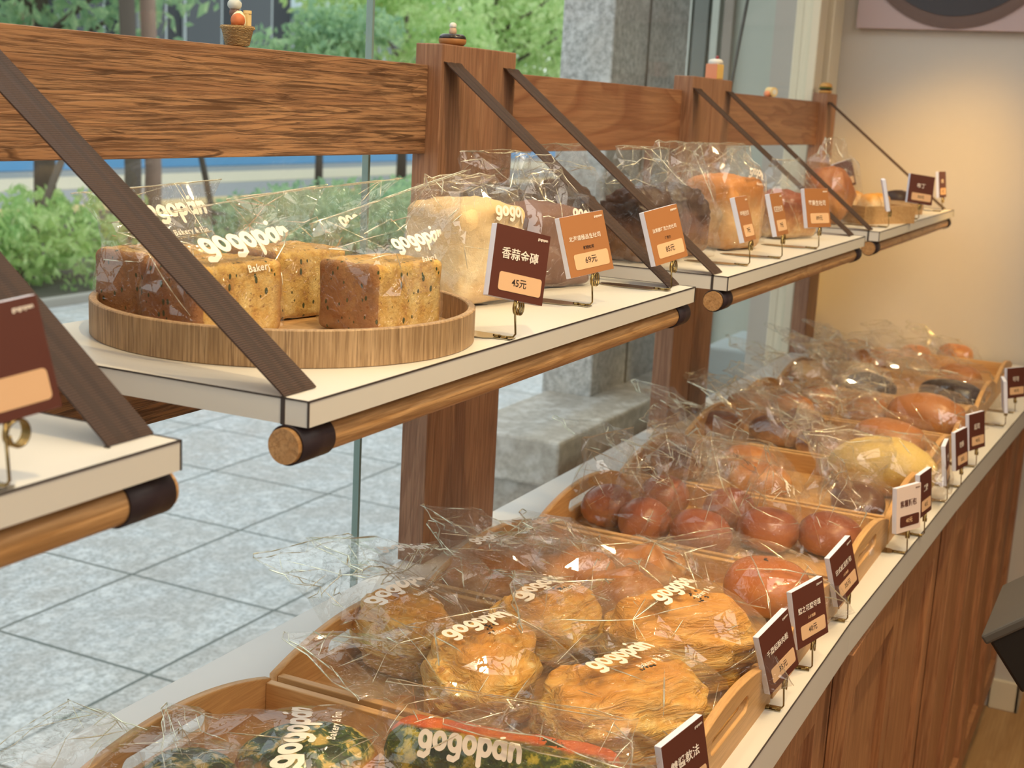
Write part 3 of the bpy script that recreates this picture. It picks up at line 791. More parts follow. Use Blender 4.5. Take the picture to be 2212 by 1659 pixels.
ZV = Vector((0, 0, 1))
def bag_lying(loc, rz, bx_, by_, bz_, label, seed, e1=.03, e2=.10, flare=1.15, lift=.02, logo=None, group=None, zc=.0, jit=.0045, cat='bag', sub=2, nseg=14, bev=.0007, folds=36, frad=.00085):
    """film bag lying flat; bread half size bx_, by_ and height bz_; open end towards +x"""
    t = thing('plastic_bag', label, cat, loc, rz, group)
    X, Y = Vector((1, 0, 0)), Vector((0, 1, 0)); m = .006
    A, B = Y, ZV
    g = .0015
    rings = [(Vector((-bx_-e1, 0, bz_*.30+zc)), A, B, by_*.95, .0015, 2.4),
             (Vector((-bx_-e1*.35, 0, bz_*.42+zc)), A, B, by_*.98, bz_*.34, 2.4),
             (Vector((-bx_*.6, 0, bz_*.52+zc)), A, B, by_+m, bz_*.52+m, 2.6),
             (Vector((bx_*.1, 0, bz_*.54+zc)), A, B, by_+m*1.4, bz_*.54+m, 2.5),
             (Vector((bx_*.75, 0, bz_*.54+zc)), A, B, by_+m, bz_*.52+m, 2.5),
             (Vector((bx_+.02, 0, bz_*.50+lift*.3+zc)), A, B, by_*1.0, bz_*.40, 2.3),
             (Vector((bx_+e2*.45, 0, bz_*.50+lift*.7+zc)), A, B, by_*flare, .014, 2.2),
             (Vector((bx_+e2, 0, bz_*.45+lift+zc)), A, B, by_*flare*1.08, .004, 2.0)]
    bm, tr, rim = bag_mesh(rings, nseg, jit, seed, g, sub, bev, True, False)
    finish_bag('film', bm, t, tr, seed, folds, frad, rim)
    if logo:
        ang, off, wd = logo; ang -= rz  # direction of the writing, offset on the bag
        rt = Vector((math.cos(ang), math.sin(ang), 0)); up = Vector((-math.sin(ang)*.75, math.cos(ang)*.75, .65))
        print_on(tr, t, Vector((off[0], off[1], bz_+.01)), rt, up, wd)
    return t
def bag_standing(loc, rz, bx_, by_, h, label, seed, top, tw=None, tt=.003, shift=(0, 0), logo=None, group=None, neck=1.0, jit=.0045, slope=0, sub=2, nseg=16, bev=.0007, mid=None, folds=26, frad=.0006):
    """film bag standing up; bread half sizes bx_, by_, height h; flat seam of half width tw along x at height top"""
    t = thing('plastic_bag', label, 'bag', loc, rz, group)
    A, B = Vector((1, 0, 0)), Vector((0, 1, 0)); m = .006; tw = tw or bx_*1.1
    Bs = (B)
    tilt = Vector((1, 0, slope)).normalized()
    z1 = h+.008
    rings = [(Vector((0, 0, .001)), A, B, bx_*.97, by_*.97, 4),
             (Vector((0, 0, h*.12)), A, B, bx_+m, by_+m, 4),
             (Vector((0, 0, h*.60)), A, B, bx_+m, by_+m, 3.6),
             (Vector((0, 0, z1)), A.lerp(tilt, .3), B, bx_+m*.6, by_*.9, 3),
             (Vector((shift[0]*.5, shift[1]*.5, h+(top-h)*.5)), A.lerp(tilt, .7), B, bx_*neck+(tw-bx_)*.4, by_*.42 if mid is None else mid, 2.4),
             (Vector((shift[0], shift[1], top)), tilt, B, tw, tt, 2.0)]
    bm, tr, rim = bag_mesh(rings, nseg, jit, seed, .0008, sub, bev, True, False)
    finish_bag('film', bm, t, tr, seed, folds, frad, rim)
    if logo:
        (ox, oz, wd, rr) = logo[:4]
        rt = Vector((math.cos(rr), 0, math.sin(rr))); print_on(tr, t, Vector((ox, -by_-.02, oz)), rt, Vector((0, .28 if len(logo) < 5 else logo[4], 1)), wd)
    return t

def bread(name, bm, mat, loc, rz, label, cat='bread', group=None, rx=0, ry=0):
    o = obj(name, bm, mat, None, loc, True); o.rotation_euler = (rx, ry, rz); return tag(o, label, cat, group)

# ---- shelf one: round tray and garlic bricks
t = thing('round_tray', 'round bent wood tray holding the garlic bread bricks', 'tray', (.211, .17, 0))
bm = lathe(BM(), [(.1545, .004), (.1545, .0282), (.1552, .029), (.1602, .029), (.161, .0282), (.161, .0008), (.160, .0), (.1545, .0), (.1545, .004)], 120); obj('tray_rim', bm, W_TRAY, t, smooth=False)
bm = cyl(BM(), .1543, .0006, .0055, 96); obj('tray_base', bm, W_TRAYB, t)
def m_garlic():
    t = NT('garlic_bread'); b = t.bsdf(.6, .35); v = t.coords(); s = t.n('ShaderNodeSeparateXYZ'); t.l(v, s.inputs[0])
    n = t.noise(v, 26, 4, .6, .4)
    n = t.mix(.45, n, t.noise(v, 95, 4, .65)); c = t.ramp(n, [(.36, srgb('#ad7a40')), (.48, srgb('#d2aa5e')), (.6, srgb('#e6cd8c'))])
    # baked crust: stronger towards the rim of the block and on its left end
    ax = t.math('MULTIPLY', t.math('ABSOLUTE', s.outputs[0]), 1/.046)
    az = t.math('MULTIPLY', t.math('ABSOLUTE', t.math('SUBTRACT', s.outputs[2], .031)), 1/.034)
    ed = t.math('ADD', t.math('MAXIMUM', ax, az), t.math('MULTIPLY', t.math('SUBTRACT', n, .5), .7))
    c = t.mix(t.ramp(ed, [(.80, K(0)), (1.08, K(.7))]), c, srgb('#a8693c'))
    lf = t.math('LESS_THAN', s.outputs[0], -.0395)
    c = t.mix(t.math('MULTIPLY', lf, t.ramp(n, [(.3, K(.85)), (.7, K(.45))])), c, srgb('#8e5a3e'))
    n2 = t.noise(v, 190, 3, .7)
    c = t.mix(t.ramp(n2, [(.60, K(0)), (.70, K(.8))]), c, srgb('#8f4f24'))
    vo = t.n('ShaderNodeTexVoronoi'); vo.inputs['Scale'].default_value = 150; t.l(t.coords((1, 1, .6)), vo.inputs['Vector'])
    n3 = t.noise(v, 45, 2)
    k = t.math('LESS_THAN', t.math('ADD', vo.outputs['Distance'], t.math('MULTIPLY', n3, .55)), .47)
    c = t.mix(k, c, srgb('#3a4520'))
    t.l(c, b.inputs['Base Color']); t.bump(t.noise(v, 150, 5, .75), 1, .0028, b); return t.m
M_GAR = m_garlic()
gb = ((.252, .102, -9, 'garlic bread brick at the right front of the round tray'), (.137, .190, -9, 'garlic bread brick at the left front of the round tray, under the wide strap'),
      (.165, .268, -4, 'garlic bread brick at the back left of the round tray'), (.262, .208, -12, 'garlic bread brick at the back right of the round tray'))
for i, (x, y, a, lb) in enumerate(gb):
    bread('garlic_bread', rbox(.088 if i != 1 else .096, .066, .060, .006, i), M_GAR, (x, y, .0062), R(a), lb, 'bread', 'garlic bread bricks in the round tray')
bag_standing((.252, .102, .0062), R(-9), .045, .034, .060, 'clear bag with printed name around the right front garlic brick', 11, .112, .108, .002, (.030, .012), (.022, .081, .074, .08), neck=1.5, slope=.20, jit=.0022, mid=.020, folds=16, nseg=14)
bag_standing((.137, .190, .0062), R(-9), .049, .034, .060, 'clear bag with printed name around the left front garlic brick, crossed by the strap', 12, .104, .118, .002, (.026, .010), (.018, .079, .102, .07), neck=1.5, slope=.10, jit=.0022, mid=.020, folds=20, nseg=14)
bag_standing((.165, .268, .0062), R(-4), .045, .034, .060, 'clear bag around the back left garlic brick, against the hedge', 13, .112, .085, .002, (-.01, .0), (.0, .098, .085, .04), slope=.05, jit=.003, mid=.018)
bag_standing((.262, .208, .0062), R(-12), .045, .034, .060, 'clear bag around the back right garlic brick', 14, .110, .11, .002, (.05, .01), (.085, .09, .075, .1), slope=.07, jit=.003, mid=.018)

def loaf(sx_, sy_, sz, seed, top=.008, fold=0): return rbox(sx_, sy_, sz, .012, seed, .0035, 34, 18, top)
MILK = m_bread('milk_toast', '#dcb888', '#ecd9b4', '#e2c290', .095, None, .55, .9, 40, .95)
COCO = m_bread('brown_toast', '#7a5a4e', '#8b6a5c', '#77564a', .095, None, .6, .5, 20, .9)
CHOC = m_bread('choc_loaf', '#a87a50', '#7a5442', '#46312a', .095, None, .38, 1.0, 17, .66)
GOLD = m_bread('gold_loaf', '#c2925c', '#dfbd8c', '#c98648', .095, None, .45, .5, 14, .85)
REDB = m_bread('jam_loaf', '#d3b07c', '#b57a4c', '#8a4a32', .08, None, .45, .6, 18, .62)
bread('milk_toast_loaf', loaf(.098, .088, .098, 1, .006), MILK, (.490, .150, .0012), R(-14), 'cream white milk toast loaf behind the brown card')
bag_standing((.490, .150, .0), R(-14), .051, .0455, .105, 'clear bag with printed name around the cream milk loaf', 21, .128, .050, .010, (-.01, 0), (.03, .094, .075, -.08), jit=.004)
bread('brown_toast_loaf', loaf(.098, .085, .083, 2, .010), COCO, (.668, .150, .0012), R(-18), 'brown cocoa toast loaf behind the first orange card')
bag_standing((.668, .150, .0), R(-18), .053, .0455, .090, 'clear bag with a tall peak around the brown cocoa loaf', 22, .142, .030, .006, (-.012, .0), (.038, .082, .072, -.12), jit=.006, nseg=14)
for k, (x, y, rz, tp, tw, lb, bl) in enumerate(((.795, .268, -20, .142, .06, 'dark chocolate loaf beside the wide post, back row', 'clear bag around the chocolate loaf beside the wide post'),
        (.985, .270, -15, .150, .06, 'dark chocolate loaf in the back row of the second shelf', 'clear bag around the back row chocolate loaf'),
        (1.01, .160, -20, .152, .055, 'dark marbled chocolate loaf just right of the middle strap', 'tall clear bag around the marbled loaf right of the middle strap'),
        (1.118, .150, -18, .160, .055, 'swirled chocolate loaf behind the second orange card', 'tall clear bag around the swirled chocolate loaf'))):
    z0 = .0012 if x > .922 or x < .70 else .0012
    bread('chocolate_loaf', blob(.046, .044, .092, 3.2, 5+k, .005, 34, fn=lambda p, n, th, ph: .006*abs(math.sin(p.z*90+p.x*50+6*nz(p, 20, 2)))*max(0, n.z+.4)+.004*nz(p, 90, 1)), CHOC, (x, y, z0), R(rz), lb)
    bag_standing((x, y, 0), R(rz), .052, .050, .096, bl, 30+k, tp, tw, .003, (.004*k-.008, 0), None, jit=.007, nseg=14)
bread('golden_toast_loaf', loaf(.104, .088, .104, 7, .008), GOLD, (1.29, .130, .0012), R(-12), 'golden toast loaf behind the first edge-on card')
bag_standing((1.29, .130, 0), R(-12), .054, .046, .115, 'clear bag with printed name around the golden loaf', 41, .158, .055, .003, (0, 0), (.028, .118, .07, -.1), jit=.006)
bread('golden_bun_loaf', loaf(.085, .08, .085, 8, .014), GOLD, (1.41, .150, .0012), R(-5), 'smaller golden loaf behind the second edge-on card')
bag_standing((1.41, .150, 0), R(-5), .047, .045, .098, 'clear bag around the smaller golden loaf', 42, .152, .05, .003, (0, 0), None, jit=.006)
bread('jam_loaf', loaf(.115, .085, .068, 9, .012), REDB, (1.575, .115, .0012), R(-20), 'red brown topped loaf behind the third orange card')
bag_standing((1.575, .115, 0), R(-20), .062, .047, .08, 'round domed clear bag around the red brown loaf', 43, .133, .035, .012, (0, 0), None, jit=.004, neck=.9)
def croissant_fn(p, n, th, ph): return .005*abs(math.sin(p.x*70))*(1 if n.z > -.2 else 0)
CRO = m_bread('croissant', '#b98452', '#c98c54', '#a5643a', .09, None, .4, .7, 22, .8)
bread('croissant_stack', blob(.055, .042, .105, 2.4, 3, .010, 26, fn=croissant_fn), CRO, (1.985, .13, .0012), R(-10), 'tall orange brown twisted pastry near the end wall')
bag_standing((1.985, .13, 0), R(-10), .062, .048, .112, 'domed clear bag around the tall twisted pastry', 44, .166, .038, .012, (0, 0), None, jit=.004)
for k, (x, y, lb) in enumerate(((1.60, .265, 'clear bag behind the domed bag, under the last beam'), (1.53, .262, 'clear bag with silvery folds beside the last pair of straps'))):
    bread('back_loaf', loaf(.08, .07, .07, 60+k, .01), (GOLD, CHOC)[k], (x-.002, y, .0012), R(-8), ('golden loaf hidden behind the domed bag', 'dark loaf in the back row beside the pair of posts')[k])
    bag_standing((x, y, 0), R(-8), .045, .039, .08, lb, 50+k, .15, .045, .003, (0, 0), None, jit=.007)
# small flat trays at the far shelf
def small_tray(x, y, w_, d_, rz, label):
    t = thing('wooden_dish', label, 'tray', (x, y, 0), rz)
    obj('dish_wall', lathe(BM(), [(.046*w_, .002), (.049*w_, .030), (.053*w_, .030), (.052*w_, .0), (.046*w_, 0), (.046*w_, .002)], 32), W_TRAYB, t)
    obj('dish_base', cyl(BM(), .0455*w_, .001, .006, 32), W_TRAYB, t)
    return t
t = thing('wooden_box_tray', 'square wooden box tray on the far shelf', 'tray', (2.13, .09, 0), R(-25))
bm = BM(); box(bm, -.085, .085, -.07, -.062, 0, .036); box(bm, -.085, .085, .062, .07, 0, .036); box(bm, -.085, -.077, -.062, .062, 0, .036); box(bm, .077, .085, -.062, .062, 0, .036); obj('tray_wall', bm, W_TRAYB, t)
obj('tray_base', bx(-.077, .077, -.062, .062, .001, .007), W_TRAYB, t)
CRM = m_bread('cream_bun', '#e3cda5', '#ecdcb8', '#d8953e', .05, None, .4, .3, 30, .9)
for k, (dx, dy) in enumerate(((-.035, -.02), (.03, -.025), (-.03, .03), (.032, .028))):
    bread('cream_bun', blob(.026, .024, .052, 2.4, k, .003, 40, 24, 14), CRM, (2.13+dx, .09+dy, .0075), 0, 'small cream and orange bun in the square wooden box tray', 'bun', 'cream buns in the square box tray')
small_tray(2.50, .09, 1.15, 1, 0, 'round wooden dish on the far shelf')
bread('brown_cookie', blob(.034, .032, .045, 2.4, 4, .003, 40, 24, 14), m_bread('cookie', '#8b5a38', '#5a3a2c', '#3c2a24', .04), (2.50, .09, .0065), 0, 'dark brown cookie in the round wooden dish', 'cookie')

# ------------------------------------------------------------------ price cards on wire holders
def holder(x, y, z, rz, label, plate=True):
    t = thing('card_holder', label, 'holder', (x, y, z), rz, None)
    out = [(-.006, .0), (.006, 0), (.0065, .016), (.012, .022), (.014, .055), (.010, .078), (.004, .086), (0, .084), (-.004, .088), (-.010, .078), (-.014, .055), (-.012, .022), (-.0065, .016)]
    bm = curve2d([out], .0004); bmesh.ops.translate(bm, verts=bm.verts, vec=(0, 0, .0009)); obj('base_plate', bm, STEEL, t)
    bm = BM(); box(bm, -.005, -.001, .004, .009, .0012, .0034, .0006); box(bm, -.005, .001, .012, .016, .0012, .0034, .0006); obj('clasp', bm, BRASS, t)
    bm = BM(); tube(bm, [(-.002, .018, .0026), (-.002, .004, .0026), (-.001, -.0008, .003), (0, -.0025, .0055), (0, -.002, .012), (0, 0, .0355)], .0009, 8); obj('wire_stem', bm, BRASS, t, smooth=True)
    pts = []
    for k in range(57):
        a = PI+2*PI*2.6*k/56; pts.append((.0068+.0068*math.cos(a), -.0035+.0055*k/56, .0285+.0068*math.sin(a)))
    bm = BM(); tube(bm, pts, .0009, 7); obj('coil', bm, BRASS, t, smooth=True)
    return t
H0 = None
def card(x, y, z, yaw, style, title, price, label, hlabel, pitch=10, roll=0, sub=None, w_=.062, h_=.062, lift=.0345, hyaw=None, detail=True, tdx=0):
    global H0
    if H0 is None: H0 = holder(x, y, z, R(hyaw or 0), hlabel)
    else:
        c = copy_tree(H0); c.location = (x, y, z); c.rotation_euler = (0, 0, R(hyaw or 0)); c['label'] = hlabel
    t = thing('price_card', label, 'price card', (x, y, z+lift))
    t.rotation_euler = Euler((R(-pitch), R(roll), R(yaw)), 'XYZ')
    th = .007; x0, x1 = -w_/2, w_/2
    obj('foam_board', bx(x0, x1, -.001, th-.001, 0, h_, bev=.0006), FOAM, t)
    face = {'d': INK_D, 'o': INK_O, 'w': INK_PK}[style]; pan = {'d': INK_P, 'o': INK_P, 'w': INK_D}[style]; ttl = {'d': INK_W, 'o': INK_W, 'w': INK_D}[style]; pr = {'d': INK_K, 'o': INK_K, 'w': INK_P}[style]
    obj('printed_face', bx(x0+.0002, x1-.0002, -.0014, -.001, .0002, h_-.0002), face, t)
    s = h_/.062
    def put(nm, bm, mat, px, pz, lay=0):
        bm.transform(Matrix.Translation((px, -.00165-lay*.0002, pz)) @ Matrix.Rotation(PI/2, 4, 'X')); return obj(nm, bm, mat, t)
    pw = w_*.80
    out = []
    for (cx, cz) in ((pw/2-.003, .0055), (-pw/2+.003, .0055), (-pw/2+.003, -.0055), (pw/2-.003, -.0055)):
        a0 = {(1, 1): 0, (-1, 1): PI/2, (-1, -1): PI, (1, -1): 3*PI/2}[(1 if cx > 0 else -1, 1 if cz > 0 else -1)]
        for k in range(5): out.append((cx+.0025*math.cos(a0+k*PI/8), cz+.0025*math.sin(a0+k*PI/8)))
    put('price_panel', curve2d([out], .0001), pan, w_*.04, .0145*s)
    if price: put('price_text', text_bm(price, .0085, .00012, 2), pr, w_*.02, .0145*s, 1)
    put('title_text', text_bm(title, .010, .00012, 2, width=min(w_*.72, .0105*len(title))), ttl, -w_*.02+tdx, .038*s, 1)
    if detail:
        b2 = text_bm('gogopan', .0034, .0001, 2); put('brand_text', b2, ttl, w_*.36, h_-.005, 1)
        if sub: put('subtitle_text', text_bm(sub, .0038, .00008, 2), {'d': INK_P, 'o': INK_K, 'w': INK_D}[style], w_*.02, .0275*s, 1)
    return t
card(.311, .003, 0, -25, 'd', '香蒜金磚', '45元', 'dark brown price card just right of the round tray', 'wire card holder beside the round tray', 8, 12)
card(.545, .030, 0, -22, 'o', '北海道極品生吐司', '69元', 'orange price card standing before the brown cocoa loaf', 'wire card holder in front of the brown cocoa loaf', 14, -7, '鮮奶吐司')
card(.729, .010, 0, -16, 'o', '法芙娜巧克力生吐司', '85元', 'orange price card standing before the chocolate loaves, beside the strap', 'wire card holder at the end of the round tray shelf', 15, -8, '巧克力')
card(-.257, .002, 0, -16, 'd', '吉', '', 'large looking dark brown price card at the left edge', 'wire card holder on the nearest shelf', 10, -8, w_=.062, h_=.058, tdx=-.001)
card(1.066, .018, 0, 2, 'o', '金牛角生吐司', '79元', 'nearly edge-on orange card, first one on the second shelf', 'wire card holder in front of the golden loaf', 18, 0, hyaw=6)
card(1.203, .010, 0, 0, 'o', '紅豆生吐司', '79元', 'nearly edge-on orange card, middle one on the second shelf', 'wire card holder in front of the smaller golden loaf', 16, 0, hyaw=6)
card(1.406, .006, 0, -22, 'o', '莓果生吐司', '89元', 'orange card in front of the red brown loaf', 'wire card holder in front of the red brown loaf', 13, 0, hyaw=6)
card(1.645, .006, 0, 14, 'd', '可頌', '50元', 'edge-on card at the end of the second shelf', 'wire card holder at the end of the second shelf', 12, 0, hyaw=6, h_=.01, w_=.01, detail=False, lift=.034) if False else None
card(1.99, .010, 0, 14, 'd', '可頌', '50元', 'white edged card seen from its side in front of the square box tray', 'wire card holder in front of the square box tray', 14, 0, detail=False)
card(2.301, .006, 0, -48, 'd', '布丁', '50元', 'dark brown card facing the room on the far shelf', 'wire card holder between the two wooden trays', 8, 6, detail=False)
card(2.46, .20, 0, -30, 'd', '餅乾', '50元', 'dark brown card leaning behind the other far card', 'wire card holder at the back of the far shelf', 8, -14, detail=False, lift=.05)
card(2.652, -.0 + .012, 0, -6, 'd', '餅乾', '60元', 'last dark brown card at the end of the far shelf', 'wire card holder at the end of the far shelf', 8, 0, detail=False)
# counter row
cc = ((.284, -.199, -14, 'd', '雙醬軟法', '50元', 'dark brown card cut off by the bottom edge of the view', 8, -8),
      (.577, -.200, -12, 'd', '千層起酥肉鬆', '35元', 'dark brown card in front of the big flaky pastries', 10, -14),
      (.697, -.200, -18, 'd', '鹽之花鹽可頌', '40元', 'dark brown card between the pastry card and the glossy bun card', 10, -5),
      (.869, -.201, -10, 'd', '日式紅豆麵包', '35元', 'dark brown card nearest the glossy orange bun', 10, -14),
      (1.187, -.215, -22, 'w', '紫薯麵包', '40元', 'pale pink card with brown writing by the fourth tray', 6, 0),
      (1.288, -.222, -6, 'd', '黑糖', '45元', 'narrow looking brown card just after the pale pink card', 6, 0),
      (1.504, -.222, 4, 'd', '菠蘿', '35元', 'small brown card in front of the round yellow bread', 8, 0),
      (1.614, -.228, -10, 'd', '奶酥', '35元', 'small brown card, left one of the two before the orange breads', 8, 0),
      (1.778, -.231, -18, 'd', '起司', '40元', 'small brown card, right one of the two before the orange breads', 8, 0),
      (2.175, -.236, 12, 'd', '巧克力', '45元', 'brown card by the dark chocolate bread', 8, 0),
      (2.33, -.238, -30, 'd', '可可', '45元', 'last brown card on the counter, at the right edge', 8, 0))
HL = ['wire holder of the card cut off by the bottom edge', 'wire holder of the card in front of the flaky pastries', 'wire holder of the card between pastries and glossy bun', 'wire holder of the card nearest the glossy bun',
      'wire holder of the pale pink card', 'wire holder of the narrow brown card after the pink one', 'wire holder of the small card before the yellow bread', 'wire holder of the left small card before the orange breads',
      'wire holder of the right small card before the orange breads', 'wire holder of the card by the dark chocolate bread', 'wire holder of the last card, at the right edge']
for i, (x, y, yaw, st, ti, pr, lb, pt, ro) in enumerate(cc):
    card(x, y, CZ, yaw, st, ti, pr, lb, HL[i], pt, ro, hyaw=8, detail=i < 5, sub='人氣推薦' if i in (2, 3) else None, h_=.066)

# ------------------------------------------------------------------ breads on the counter
TB = CZ+.0095
def m_pastry():
    t = NT('flaky_pastry'); b = t.bsdf(.42, .45)
    co = t.coords((1, 1, 1)); s = t.n('ShaderNodeSeparateXYZ'); t.l(co, s.inputs[0])
    v = t.coords((5, 14, 34)); n = t.noise(v, 4.2, 5, .6, 1.6)
    n1 = t.noise(co, 18, 3, .5)
    c = t.ramp(n, [(.33, srgb('#bd8038')), (.43, srgb('#e9b04c')), (.54, srgb('#f6cc74')), (.68, srgb('#fae6a6'))])
    z = t.math('ADD', t.math('DIVIDE', s.outputs[2], .07), t.math('MULTIPLY', t.math('SUBTRACT', n1, .5), .9))
    c = t.mix(t.ramp(z, [(.55, K(0)), (1.0, K(.85))]), c, srgb('#de9742'))
    t.l(c, b.inputs['Base Color']); t.bump(n, 1, .006, b); return t.m
PAS = m_pastry()
SES = plain('black_sesame', '#1d1612', .5)
def pastry_fn(sd):
    def f(p, n, th, ph):
        k = p.z*230+5*nz(p, 22, sd)+p.x*18
        return .0034*math.sin(k)+.006*nz((p.x*.4, p.y, p.z), 55, sd)
    return f
def sesame(parent, pts, h, r, seed, n=9):
    rr = random.Random(seed); bm = BM()
    for (x, y) in pts:
        for k in range(n):
            px, py = x+rr.gauss(0, r), y+rr.gauss(0, r*.6)
            m = Matrix.Translation((px, py, h(px, py))) @ Matrix.Rotation(rr.random()*6.28, 4, 'Z') @ Matrix.Diagonal((.0022, .0012, .0007, 1))
            bmesh.ops.create_icosphere(bm, subdivisions=1, radius=1, matrix=m)
    o = obj('sesame', bm, SES, parent); o['kind'] = 'stuff'; return o
def top_of(o):
    me = o.data; tr = BVHTree.FromPolygons([v.co for v in me.vertices], [p.vertices for p in me.polygons])
    def h(x, y):
        q = tr.ray_cast(Vector((x, y, .3)), Vector((0, 0, -1)))
        return (q[0].z if q[0] else .05)+.0003
    return h
pas = [(.452, .182, 60, .062, .048, .072, 'flaky pastry next to the window edge of the second tray', 'clear bag around the flaky pastry next to the window', 70, .11),
       (.400, .062, 20, .076, .056, .074, 'flaky pastry with sesame at the left of the second tray', 'clear bag around the left flaky pastry with sesame', 150, .09),
       (.548, .058, -10, .066, .052, .072, 'flaky pastry in the middle of the second tray', 'clear bag around the middle flaky pastry', 95, .09),
       (.562, -.086, -45, .082, .060, .092, 'big flaky pastry nearest the price cards', 'clear bag around the big flaky pastry nearest the price cards', 120, .08),
       (.395, -.092, -30, .088, .060, .078, 'big flaky pastry at the front left of the second tray', 'clear bag around the big front left flaky pastry', 180, .09)]
for i, (x, y, rz, a, b, h, lb, bl, oa, e2) in enumerate(pas):
    o = bread('flaky_pastry', blob(a, b, h, 2.5, 20+i, .005, 30, 64, 34, fn=pastry_fn(i)), PAS, (x, y, TB+.002), R(rz), lb, 'pastry')
    if i: sesame(o, [(.02, -.004)], top_of(o), .006, i, 13)
    L = (math.cos(R(oa))*1, math.sin(R(oa)))
    bag_lying((x, y, TB), R(oa), a*.98, (b+a)/2, h, bl, 70+i, .03, e2*1.15, 1.15, .045, (R((-5, -14, -8, -6, -16)[i]), (.0, .0), .095), jit=.005, sub=2, nseg=16)
ROLL = m_bread('salt_roll', '#ecd4ac', '#e0b682', '#b97a46', .05, None, .38, .25, 24, .8)
def roll_fn(p, n, th, ph): return .0026*math.cos(p.x*150)*(1 if n.z > -.3 else 0)
rolls = [(.690, .192, 150, .076, .042, .058, 'long salt roll at the window end of the third tray', 'clear bag with printed name reaching over the long salt roll', .13, True),
         (.735, .110, 130, .058, .038, .056, 'salt roll in the middle of the third tray', 'clear bag around the middle salt roll', .10, True),
         (.700, .026, 95, .050, .038, .058, 'pale based salt roll at the near side of the third tray', 'clear bag around the pale based salt roll', .09, False),
         (.825, .045, 120, .048, .032, .050, 'salt roll behind the pale based roll', 'clear bag around the salt roll behind the pale based one', .10, False),
         (.820, .180, 140, .048, .034, .050, 'dark salt roll at the far side of the third tray', 'clear bag around the dark far salt roll', .10, False)]
for i, (x, y, rz, a, b, h, lb, bl, e2, lg) in enumerate(rolls):
    bread('salt_roll', blob(a, b, h, 2.1, 30+i, .0025, 26, fn=roll_fn), ROLL, (x, y, TB+.002), R(rz), lb, 'roll')
    bag_lying((x, y, TB), R(rz), a, b*1.12, h, bl, 90+i, .03, e2*1.1, 1.35, .055, (R(-25), (a+e2*.45, 0), .080) if lg else None, jit=.007)
GLOS = m_bread('glossy_bun', '#d6a468', '#c98448', '#b86a38', .052, None, .22, .12, 14, .8)
o = bread('glossy_bun', blob(.061, .054, .060, 2.15, 4, .002, 18, 56, 30), GLOS, (.832, -.110, TB+.002), R(10), 'glossy orange bun with a few sesame seeds, right side of the third tray', 'bun')
sesame(o, [(.004, .006)], top_of(o), .003, 5, 6)
bag_lying((.832, -.110, TB), R(60), .064, .060, .060, 'clear bag around the glossy orange bun', 101, .03, .085, 1.2, .02, None, jit=.005)
PURP = m_bread('purple_bun', '#bd8a66', '#b0704c', '#96543c', .055, None, .28, .2, 16, .8)
pur = [(1.035, .185, .040, 'purple red bun at the window end of the fourth tray'), (1.135, .135, .040, 'purple red bun in the far row of the fourth tray'), (.995, .030, .043, 'purple red bun in the middle of the fourth tray'),
       (1.065, -.045, .043, 'purple red bun second from the cards'), (1.095, -.125, .045, 'purple red bun nearest the cards in the fourth tray'), (1.125, .030, .040, 'purple red bun behind the middle ones'), (1.00, .115, .038, 'purple red bun left of the middle ones')]
for i, (x, y, r_, lb) in enumerate(pur):
    bread('purple_bun', blob(r_, r_*.97, .056, 2.1, 50+i, .0025, 22, 40, 24), PURP, (x, y, TB+.002), R(20*i), lb, 'bun')
    bag_standing((x, y, TB), R(-20+13*i), r_*1.02, r_*1.02, .062, 'tall clear bag above the ' + lb.replace(' in the fourth tray', '').replace(' of the fourth tray', ''), 110+i, .135+.01*(i % 3), .055, .003, (.0, .01), (.0, .105, .07, .1) if i in (3, 4, 5) else None, jit=.007, nseg=14, mid=.02)
DRK = m_bread('dark_bread', '#86583c', '#744a34', '#633c28', .055, None, .32, .3, 20, .8)
YEL = m_bread('pineapple_bun', '#c08c48', '#d6ab5a', '#dfbc6c', .06, None, .5, .9, 60, .9)
ORG = m_bread('orange_bread', '#dcae74', '#d0945a', '#b8743e', .06, None, .28, .3, 18, .8)
BRT = m_bread('brown_topped_roll', '#ddbb90', '#c28f60', '#754630', .05, None, .3, .3, 22, .72)
CHD = m_bread('dark_choc_bread', '#3a241c', '#33201b', '#2a1a17', .055, None, .3, .2, 20, .8)
